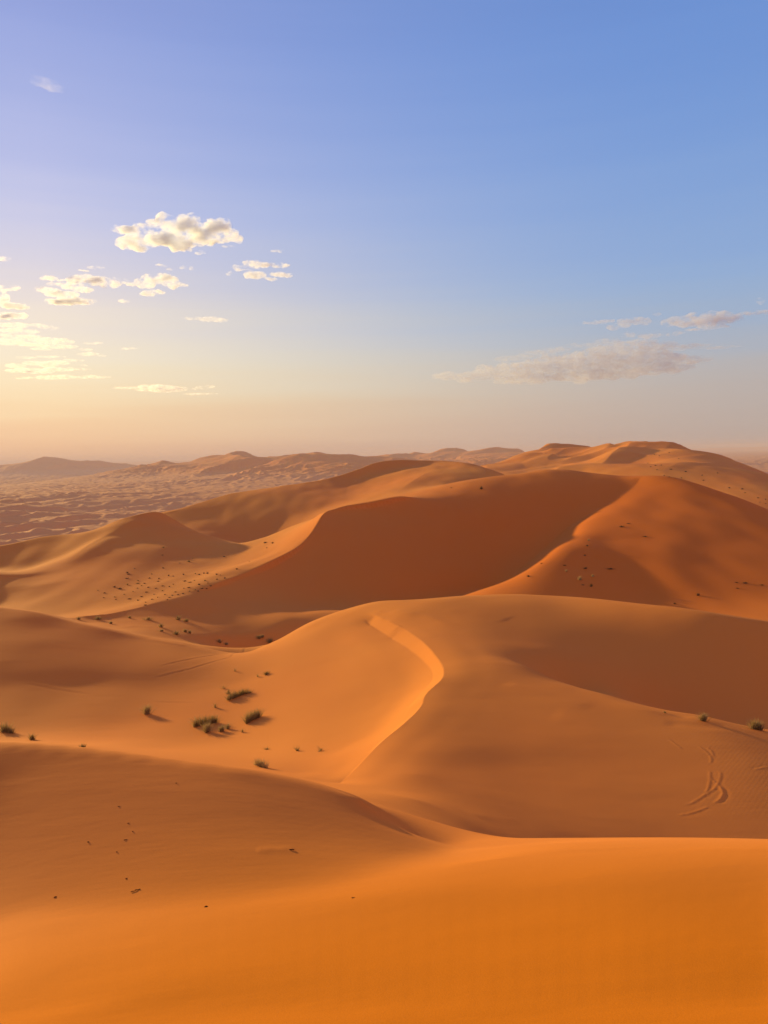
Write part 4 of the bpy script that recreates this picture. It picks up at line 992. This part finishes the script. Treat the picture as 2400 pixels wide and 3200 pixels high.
cloud('tiny white tuft of cloud above the small branching cloud', A6([(1199, 253, 22, 8)]))
cloud('tiny isolated white puff below the long middle-row cloud', A2([(800, 708, 25, 11)]))
cloud('thin faint strip of cloud with one white lump, low over the far orange dune', A6([(925, 549, 42, 11), (830, 546, 34, 6)]), 0.009)
cloud('small white puff touching the left edge of the picture, topmost there', A2([(15, 440, 36, 14)]))
cloud('white puffs stacked at the left edge, below the middle row', A2([(60, 625, 43, 20), (8, 640, 25, 18), (15, 690, 30, 28), (90, 740, 56, 19), (150, 752, 28, 11)]))
cloud('pale cream flat cloud at the left edge, above the yellow glow', A2([(60, 800, 72, 20)]))
cloud('tiny wispy cloud alone high up in the upper left of the sky', pf(0, 0, 1, [(150, 260, 34, 14), (178, 270, 16, 6)]), 0.006)
cloud('upper bank of cream clouds in the glow at the left edge', A1([(70, 32, 78, 17), (270, 40, 48, 13), (335, 52, 34, 12), (110, 66, 95, 13), (130, 100, 85, 11), (330, 130, 105, 20), (60, 125, 58, 18), (140, 156, 95, 13), (370, 170, 95, 13), (265, 188, 45, 8)]), 0.009)
cloud('short row of thin cream shreds right of the upper cream bank', A1([(590, 150, 30, 7), (632, 150, 25, 8), (550, 190, 34, 8), (572, 222, 44, 11), (660, 232, 20, 6)]), 0.009)
cloud('single thin white dash of cloud right of the cream shreds', A1([(840, 182, 40, 7)]), 0.009)
cloud('middle layer of yellow-lit flat clouds in the glow at the left edge', A1([(160, 245, 45, 8), (330, 238, 58, 7), (300, 280, 105, 16), (100, 295, 40, 16), (480, 260, 44, 8), (545, 292, 18, 5)]), 0.008)
cloud('lowest layer of yellow-lit flat clouds in the glow at the left edge', A1([(250, 325, 180, 11), (505, 320, 54, 7), (360, 370, 80, 14), (160, 375, 40, 7), (510, 372, 38, 8), (610, 370, 48, 10), (695, 368, 18, 7)]), 0.008)
cloud('peach-coloured flat cloud low above the left-hand far ridge', A1([(1050, 440, 125, 22), (820, 440, 58, 7), (960, 450, 58, 11), (1150, 445, 44, 16), (1330, 437, 42, 12), (1260, 447, 12, 8), (1300, 480, 78, 5)]), 0.007)
cloud('long flat grey cloud bank low on the right', AR([(150, 405, 66, 20), (260, 412, 105, 27), (400, 392, 150, 32), (550, 375, 165, 42), (700, 365, 180, 50), (850, 345, 190, 54), (1000, 330, 200, 50), (1150, 340, 160, 26), (450, 332, 56, 15), (560, 308, 58, 17), (650, 292, 58, 16), (760, 272, 38, 13), (880, 260, 66, 17), (1000, 262, 115, 19), (1110, 276, 140, 18), (1250, 277, 110, 9), (1420, 275, 75, 5), (560, 425, 190, 20), (850, 410, 220, 26), (1080, 385, 200, 24), (1260, 340, 110, 18)]), 0.0027, 0.41, grey=0.78)
cloud('thin white wisp left of the two small clouds over the grey bank', AR([(860, 163, 48, 10)]), 0.007, grey=0.86)
cloud('broken white puff above the middle of the long grey bank', AR([(955, 178, 38, 17), (1015, 150, 42, 16), (1060, 157, 34, 18), (1133, 125, 14, 8)]), 0.009, grey=0.86)
cloud('three faint lumps of cloud between the grey bank and the puffs above it', AR([(1005, 220, 24, 15), (1105, 222, 38, 13), (1222, 217, 29, 10)]), 0.006, grey=0.86)
cloud('flat grey and white cloud at the right, above the end of the long bank', AR([(1190, 165, 25, 18), (1260, 152, 58, 25), (1350, 147, 105, 31), (1450, 147, 66, 27), (1400, 187, 48, 8), (1320, 195, 34, 6)]), 0.008, grey=0.86)
cloud('small faint round puff near the right edge of the picture', AR([(1625, 62, 16, 15)]), 0.006)
cloud('thin pinkish strip of cloud cut by the right edge of the picture', AR([(1620, 116, 60, 9)]), 0.006, grey=0.86)

# ------------------------------------------------------------------ dusty air
HZ = 9500.0
bm = bmesh.new(); bmesh.ops.create_cube(bm, size=1, matrix=Matrix.Translation((0, 0, (-46+32)/2)) @ Matrix.Diagonal((2*HZ, 2*HZ, 32+46, 1)))
me = bpy.data.meshes.new('haze'); bm.to_mesh(me); bm.free()
mt, nt_, out_ = new_mat('haze')
hv = nt_.nodes.new('ShaderNodeVolumePrincipled'); nt_.links.new(hv.outputs[0], out_.inputs['Volume'])
hv.inputs['Color'].default_value = (0.62, 0.60, 0.64, 1); hv.inputs['Density'].default_value = 2.0e-4; hv.inputs['Anisotropy'].default_value = 0.0
me.materials.append(mt)
haze = bpy.data.objects.new('haze', me); COL.objects.link(haze); tag(haze, kind='stuff')

scene.view_settings.view_transform = 'Standard'; scene.view_settings.look = 'None'
scene.view_settings.exposure = EXPO; scene.view_settings.gamma = 1.0
scene.render.engine = 'CYCLES'
scene.cycles.use_denoising = True
scene.cycles.max_bounces = 6
scene.cycles.diffuse_bounces = 3
scene.cycles.volume_bounces = 4
scene.cycles.volume_max_steps = 256
scene.cycles.transparent_max_bounces = 16
